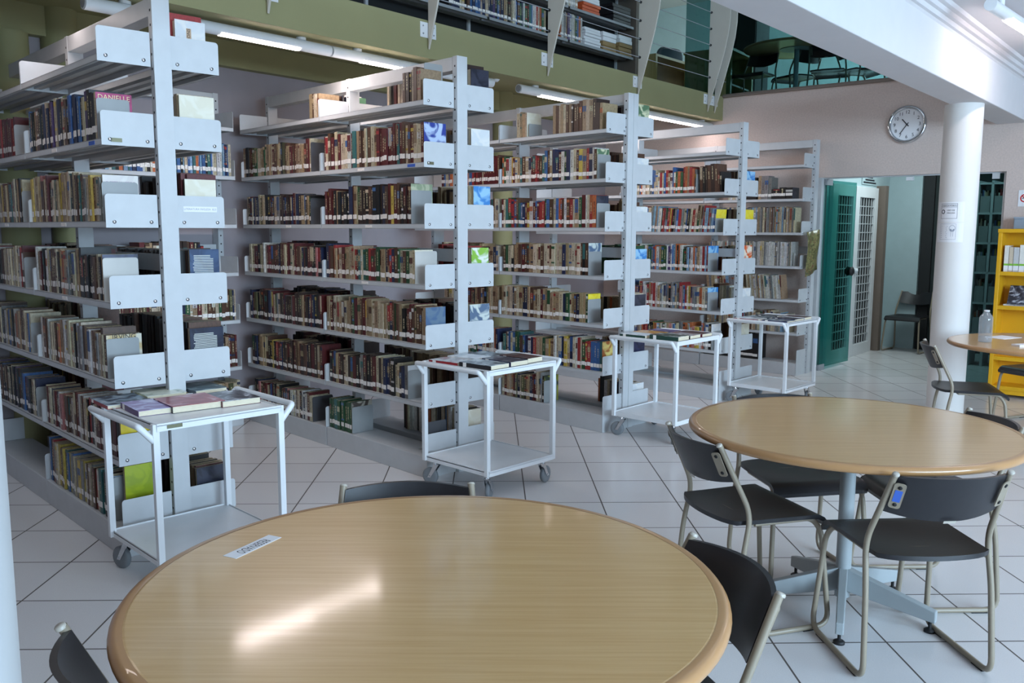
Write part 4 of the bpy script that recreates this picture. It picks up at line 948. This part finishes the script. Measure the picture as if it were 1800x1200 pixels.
pf.add([(cx_-.017, cz_-.004, 0), (cx_+.017, cz_-.004, 0), (cx_+.012, cz_-.02, 0), (cx_-.012, cz_-.02, 0)], [(0, 1, 2, 3)])
for x in (-.007, .007): pf.add([(cx_+x-.001, cz_-.06, 0), (cx_+x+.001, cz_-.06, 0), (cx_+x+.001, cz_-.025, 0), (cx_+x-.001, cz_-.025, 0)], [(0, 1, 2, 3)])
bend(pf.build('face_drawing', M['ink_grey'], n2_), .1352)
tl = MB()
for i in range(7): z = zM-.03-.014*i; tl.add([(XC-.05, z, 0), (XC-.05+U(.035, .055), z, 0), (XC-.05+.045, z+.004, 0), (XC-.05, z+.004, 0)], [(0, 1, 2, 3)])
bend(tl.build('text_lines', M['ink_grey'], n2_), .1352)

# ------------------------------------------------------------------ upstairs bookcase and papers
zl = ZLO; bm = CM-1.25
t = thing('upstairs_bookcase', 'grey and brown bookcase upstairs behind the balcony fins', 'bookcase', Matrix.Translation((0, 0, 0)) @ BF)
MB().box(bm-.3, bm+.01, NEND, NEND+.06, 2.825, 4.6).build('end_panel', M['brown_panel'], t)
nst = 2.6; bw = (NEND-nst)/5
for i in range(6):
    MB().box(bm-.28, bm-.24, nst+bw*i-.03, nst+bw*i, 2.825, 4.5).build('post', M['steel'], t)
for k_ in range(4):
    z = zl+.34*k_
    for i in range(5):
        a, b_ = nst+bw*i+.002, nst+bw*(i+1)-.032
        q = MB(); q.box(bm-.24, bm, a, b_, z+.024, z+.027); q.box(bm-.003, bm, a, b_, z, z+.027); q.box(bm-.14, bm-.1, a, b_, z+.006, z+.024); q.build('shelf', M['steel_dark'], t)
MB().box(bm-.27, bm-.262, nst, NEND, 2.825, 4.5).build('back_panel', M['dark'], t)
tan_p = mat('brown_wrapping_paper', (150, 122, 80), .7, var=.12)
def stack(name, lb, p0, p1, lv, hgt, n, mt_, grp, sheet=None):
    a, b_ = nmz(p0), nmz(p1); z = zl+.34*lv+.0275; cy = (a+b_)/2
    o = thing(name, lb, 'paper stack', Matrix.Translation(nm(cy, bm-.115, z)) @ BF, grp)
    for i in range(n):
        q = MB(); h_ = hgt/n; q.box(-.1+U(-.008, .008), .1+U(-.006, .006), -(b_-a)/2+U(0, .02), (b_-a)/2-U(0, .02), i*h_+.0005, (i+1)*h_-.001); q.build('bundle', mt_ if not (sheet and i >= n-2) else sheet, o, None, .006)
stack('paper_stack', 'stack of white paper bundles on the upstairs bookcase', 1026, 1056, 0, .19, 6, M['white_paper'], 'paper stacks on the upstairs bookcase')
stack('paper_stack', 'brown wrapped bundle beside the white papers upstairs, left one', 1059, 1084, 0, .2, 4, tan_p, 'paper stacks on the upstairs bookcase', M['white_paper'])
stack('paper_stack', 'brown wrapped bundle beside the brown end panel upstairs, right one', 1087, 1111, 0, .22, 5, tan_p, 'paper stacks on the upstairs bookcase', M['white_paper'])
stack('binder_stack', 'stack of white and orange folders on the upper shelf upstairs', 1022, 1054, 1, .17, 5, mat('orange_folder', (206, 92, 50), .5), 'folders on the upper shelf upstairs', M['white_paper'])
stack('binder_stack', 'stack of dark binders on the upper shelf upstairs', 1075, 1108, 1, .2, 5, M['black_plastic'], 'folders on the upper shelf upstairs')
bx = thing('cardboard_box', 'flat brown cardboard box under the lowest shelf upstairs', 'box', Matrix.Translation(nm(nmz(1075), bm-.12, 2.821)) @ BF)
MB().box(-.13, .13, -.3, .3, 0, .3).build('body', mat('cardboard', (120, 96, 74), .8, var=.1), bx, None, .006); MB().box(-.132, .132, -.302, .302, .3, .306).build('lid', tan_p, bx)

# ------------------------------------------------------------------ upstairs room behind the glass
UZ = 2.821
def desk(p0, p1, lb):
    d = p1-p0; L = d.length; a = math.atan2(d.y, d.x); t = thing('desk', lb, 'desk', Matrix.Translation((p0.x, p0.y, UZ)) @ Matrix.Rotation(a, 4, 'Z'), 'desks in the upstairs room')
    MB().box(0, L, 0, .6, .69, .72).build('desktop', M['pale_wood'], t)
    for x in (0, L-.04): MB().box(x, x+.04, 0, .58, 0, .69).build('side_panel', M['pale_wood'], t)
    MB().box(.04, L-.04, .3, .32, .3, .69).build('modesty_panel', M['dark_wood'], t); MB().box(.04, L-.04, .02, .56, .3, .32).build('shelf', M['dark_wood'], t)
d0, d1 = atz(1150, 92, UZ+.72), atz(1243, 119, UZ+.72); desk(d0, d1, 'pale wooden desk upstairs between the two rightmost fins')
e0, e1 = atz(1283, 80, UZ+.72), atz(1322, 98, UZ+.72); desk(e0, e1, 'pale wooden desk upstairs just right of the fin pair')
rt3 = atz(1398, 78, UZ+.72); make_table('round dark table upstairs seen from below through the glass', (rt3.x, rt3.y), .6, .4, TZ, 'round table upstairs').location.z = UZ
uc = 'chairs in the upstairs room'
for px, py, rz, lb in ((1322, 128, 2.4, 'dark chair left of the round table upstairs, seen through glass'), (1395, 132, .4, 'dark chair in front of the round table upstairs'), (1455, 122, -.5, 'dark chair right of the round table upstairs'), (1512, 120, -1.4, 'rightmost dark chair upstairs, beside the white beam')):
    z_ = UZ; p = atz(px, min(py, 170), UZ+.43); dup_plain(place((p.x, p.y, UZ), rz), lb, group=uc)
oc = thing('office_chair', 'dark rounded office chair back upstairs behind the glass', 'chair', place((d0+(d1-d0)*.35+Vector((.2, .95, 0))).to_tuple() if False else ((d0+(d1-d0)*.35).x+.15, (d0+(d1-d0)*.35).y+1.35, UZ), .6))
MB().prism(rrect(-.24, .24, .55, 1.12, .12, n=6), -.05, .02, 'y').build('backrest', mat('dark_blue_vinyl', (36, 56, 66), .25), oc, None, .03)
MB().box(-.24, .24, .0, .46, .42, .5).build('seat', M['black_plastic'], oc, None, .03); MB().cyl((0, .2, .08), (0, .2, .42), .03).build('pillar', M['grey_metal'], oc)
for i in range(5): MB().box(0, .28, -.02, .02, .05, .08).build('leg', M['rubber'], oc, Matrix.Translation((0, .2, 0)) @ Matrix.Rotation(2*PI*i/5, 4, 'Z'))
MB().box(-.03, .03, -.02, .02, .4, .62).build('back_bracket', M['rubber'], oc)
cb0 = atz(1284, 70, UZ+.9); cab = thing('cabinet', 'tall dark cabinet upstairs behind the corner fins', 'cabinet', Matrix.Translation(nm(cb0.dot(NN)+.9, cb0.dot(MM)-.2, UZ)) @ BF)
MB().box(-.45, .1, 0, .4, 0, 2.0).build('body', M['dark'], cab); MB().box(-.44, -.18, -.015, 0, .02, 1.98).build('door', M['dark'], cab); MB().box(-.17, .09, -.015, 0, .02, 1.98).build('door', M['dark'], cab)

# ------------------------------------------------------------------ yellow bookcase
yo = atz(1735, 691); yb = thing('yellow_bookcase', 'yellow open bookcase against the wall at the right edge', 'bookcase', Matrix.Translation(yo) @ BF)
Yd, Yw, Yh = .27, 1.1, 1.415
MB().box(0, .03, 0, Yd, .03, Yh).build('side_panel', M['yellow'], yb, None, .003); MB().box(Yw-.03, Yw, 0, Yd, .03, Yh).build('side_panel', M['yellow'], yb, None, .003)
MB().box(.03, Yw-.03, Yd-.015, Yd, .05, Yh).build('back_panel', M['yellow'], yb)
YS = [1.085, .795, .355, .10]
for z in YS: MB().box(.03, Yw-.03, .004, Yd-.015, z-.033, z).build('shelf', M['yellow'], yb, None, .002)
MB().box(-.004, Yw+.004, -.004, Yd, Yh, Yh+.032).build('top_panel', M['yellow'], yb, None, .003); MB().box(.03, Yw-.03, .012, .03, .03, .068).build('plinth', M['yellow'], yb)
grn = mat('green_spine_band', (130, 190, 60), .6)
x = .05; i = 0; wn = ['white', 'cream', 'pale grey', 'white', 'white', 'grey-white', 'white', 'cream', 'white']
while i < 9:
    th = U(.03, .05); h_ = U(.2, .255); cw = [(226, 222, 214), (206, 190, 168), (196, 196, 196)][i % 3]
    mm_ = mat('white_spine', cw, .6, var=.08, scale=40)
    q = MB(); q.box(-th/2, th/2, 0, .0016, 0, h_); q.box(-th/2, -th/2+.0016, 0, .16, 0, h_); q.box(th/2-.0016, th/2, 0, .16, 0, h_)
    o = q.build('book', mm_); o.matrix_world = Matrix.Translation(yo) @ BF @ Matrix.Translation((x+th/2, .03, YS[0]+.0005)); tag(o, f'{wn[i]} bound volume, {ORD[i]} from left on the top shelf of the yellow bookcase', 'book', 'bound volumes in the yellow bookcase')
    MB().box(-th/2+.002, th/2-.002, .002, .155, .002, h_-.004).build('page_block', M['paper'], o); MB().box(-th/2+.001, th/2-.001, -.0012, -.0002, .052, .068).build('green_band', grn, o); MB().box(-th/2+.001, th/2-.001, -.0012, -.0002, .012, .05).build('spine_label', M['white_paper'], o)
    x += th+.002; i += 1
for i, (x, z, rx, cv, lb) in enumerate(((.2, .0, -.5, 'dusk', 'dark magazine leaning on the second shelf of the yellow bookcase'), (.34, .0, -.35, 'smoke', 'grey magazine leaning behind it in the yellow bookcase'), (.46, 0, -.3, 'ash', 'pale magazine at the right on the yellow bookcase shelf'))):
    o = flat_book(Matrix.Translation(yo) @ BF @ Matrix.Translation((x, .09+.03*i, YS[1]+.085)) @ Matrix.Rotation(.95-.12*i, 4, 'X'), .21, .2, .006, A1[cv], SP['slate'], lb, 'magazines in the yellow bookcase')
flat_book(Matrix.Translation(yo) @ BF @ Matrix.Translation((.22, .1, YS[1]+.001)), .3, .14, .012, A1['white'], SP['white'], 'white magazine lying flat on the second shelf of the yellow bookcase', 'magazines in the yellow bookcase')
gb = thing('storage_box', 'blue-grey flat box lying on top of the yellow bookcase', 'box', Matrix.Translation(yo+Vector((0, 0, Yh+.0325))) @ BF @ Matrix.Translation((.1, .05, 0)))
MB().box(0, .5, 0, .2, 0, .085).build('body', mat('blue_grey_card', (136, 148, 160), .6), gb, None, .004); MB().box(-.004, .504, -.004, .204, .085, .1).build('lid', mat('blue_grey_lid', (150, 160, 172), .6), gb, None, .003)
# no-smoking plaque on the wall
ns = onn(1800, 343); pq_ = thing('wall_sign', 'small white no-smoking plaque on the wall at the right edge', 'sign', WF(ns))
MB().box(-.05, .05, -.07, .07, .0005, .004).build('plate', M['white_paper'], pq_)
MB().lathe([(.026, .0045), (.036, .0045)], 24, cap=False).build('red_ring', redp, pq_); MB().box(-.03, .03, -.004, .004, .0045, .0055).build('red_bar', redp, pq_, Matrix.Rotation(-PI/4, 4, 'Z')); MB().box(-.022, .022, -.003, .003, .0043, .0048).build('cigarette', M['ink'], pq_)
# sign over the barred door, clamp on the transom, switch
s2 = onm(1527, 313, -3.375); sgn = thing('door_sign', 'small clear sign with dark lines above the barred white door', 'sign', Matrix.Translation(s2) @ BF)
MB().box(0, .004, -.26, .26, -.055, .055).build('plate', M['teal_wall'], sgn)
q = MB()
for z, a in ((.03, .1), (.0, .16), (-.03, .22)): q.box(.0042, .0048, -a, a, z-.009, z+.009)
q.build('text_lines', M['ink'], sgn)
cq = onn(1595, 307); MB().box(-.03, .03, -.02, .02, -.03, .004).build('glass_clamp', M['white_metal']).matrix_world = Matrix.Translation(cq+NN*.06) @ BF
tag(bpy.data.objects['glass_clamp'], 'small white clamp at the top of the glass doorway', 'clamp')

# ------------------------------------------------------------------ corridor chair and archive shelf
g_ = atz(1592, 613); dup_plain(place((g_.x, g_.y, 0), 2.35), 'dark chair with pale frame standing in the corridor behind the doorway', group='chair in the corridor')
NA = 10.3; a0, a1 = onn(1708, 500, NA).dot(MM), onn(1757, 500, NA).dot(MM)
ar = thing('archive_shelf', 'grey metal archive shelf behind the dark glass right of the column', 'shelf', Matrix.Translation((0, 0, 0)) @ BF)
zs = [.35, .68, 1.0, 1.31, 1.62]
for a in (a0, (a0+a1)/2, a1): MB().box(a-.012, a+.012, NA, NA+.3, 0, 1.95).build('upright', M['steel'], ar)
for z in zs+[1.93]: MB().box(a0+.012, a1-.012, NA, NA+.3, z-.02, z).build('shelf', M['steel'], ar)
k_ = 0; rown = ['bottom', 'second lowest', 'middle', 'second highest', 'top']
for r_, z in enumerate(zs):
    for c_ in range(2):
        xa = a0+(a1-a0)/2*c_+.02; wd_ = (a1-a0)/2-.04
        b_ = thing('magazine_box', f"grey magazine box on the {rown[r_]} row of the archive shelf, {'left' if c_ == 0 else 'right'} cell", 'box', Matrix.Translation(nm(NA+.01, xa, z+.0005)) @ BF, 'magazine boxes on the archive shelf')
        MB().box(0, wd_, 0, .01, 0, .17).build('front', M['bookend'], b_); MB().box(0, .006, .01, .24, 0, .2).build('side', M['bookend'], b_); MB().box(wd_-.006, wd_, .01, .24, 0, .2).build('side', M['bookend'], b_)
        q = MB(); xx = .01
        while xx < wd_-.03: w2 = U(.008, .02); q.box(xx, xx+w2, .03, .22, .001, U(.2, .25), 0, jit(random.choice(PAL['r4']))); xx += w2+.002
        q.build('magazines', M['book'], b_)['kind'] = 'stuff'
# mottled sheet hanging from the end of the wall rack
cps = []
for (px, py) in ((1415, 405), (1436, 400), (1434, 470), (1414, 484)):
    r_ = ray(px, py); tt_ = (p5r.dot(a5)-.035)/r_.dot(a5); cps.append(Vector((0, 0, H))+r_*tt_)
q = MB(); N_ = 6; vs = []
for i in range(N_+1):
    for j in range(N_+1):
        u, v = i/N_, j/N_; p = (cps[0]*(1-u)+cps[1]*u)*(1-v)+(cps[3]*(1-u)+cps[2]*u)*v; vs.append(p-a5*(.012*math.sin(u*7+v*5)+.012))
q.add(vs, [(i*(N_+1)+j, (i+1)*(N_+1)+j, (i+1)*(N_+1)+j+1, i*(N_+1)+j+1) for i in range(N_) for j in range(N_)], 0, None, True)
o = q.build('hanging_sheet', artmat('mottled_print', (96, 92, 60), (150, 146, 96), (110, 70, 56), 26)); tag(o, 'mottled green and brown sheet hanging from the end of the wall rack', 'hanging sheet')
o.modifiers.new('thick', 'SOLIDIFY').thickness = .003
# ------------------------------------------------------------------ light
W = bpy.data.worlds.new('world'); bpy.context.scene.world = W; W.use_nodes = True
bg = W.node_tree.nodes['Background']; bg.inputs[0].default_value = (1.0, .87, .85, 1); bg.inputs[1].default_value = .15
def area(name, loc, target, sx, sy, power, col):
    l = bpy.data.lights.new(name, 'AREA'); l.shape = 'RECTANGLE'; l.size = sx; l.size_y = sy; l.energy = power; l.color = col
    o = bpy.data.objects.new(name, l); C.objects.link(o); d = Vector(target)-Vector(loc)
    o.matrix_world = Matrix.Translation(loc) @ d.to_track_quat('-Z', 'Y').to_matrix().to_4x4(); return o
area('window_light', (5.8, -3.4, 2.7), (0.2, 5.5, .9), 6.0, 3.4, 1560, (.55, .78, 1.0))
area('void_light', (-.5, 2.2, 5.4), (0, 4.5, 0), 4, 4, 80, (.84, .92, 1.0))
area('ceiling_right_light', nm(5.0, -.2, 2.6), nm(5.6, -.4, 0), 1.2, .3, 7, (1, .93, .9))
area('upper_room_fill', nm(12.3, -3.3, 4.9), nm(13.6, -3.6, 2.8), 3, 1.5, 300, (.8, .95, 1.0))  # added fill that brightens the upstairs room, no fitting behind it
area('upper_hall_light', nm(6, -7.2, 5.2), nm(6, -6.5, 2.8), 3, 1, 30, (.85, .95, 1.0))
area('corridor_fill', nm(10.0, -2.6, 2.55), nm(9.9, -3.0, 0), 1.2, .5, 20, (.8, .97, 1.0))  # added fill for the corridor walls behind the glass, no fitting modelled
area('archive_light', nm(9.9, -1.5, 2.5), nm(10.3, -1.5, .6), .8, .4, 6, (.8, .95, 1.0))
for n0, pw in ((3.25, 8), (4.25, 8), (6.3, 9), (7.6, 5), (1.6, 3)):
    area('tube_light', nm(n0, CM-.14, 2.49), nm(n0, CM-.1, 0), 1.0, .06, pw, (1, .86, .83)).rotation_euler = (0, 0, PI/2-YB)
sc = bpy.context.scene
sc.view_settings.view_transform = 'Standard'; sc.view_settings.look = 'None'; sc.view_settings.exposure = 0.12
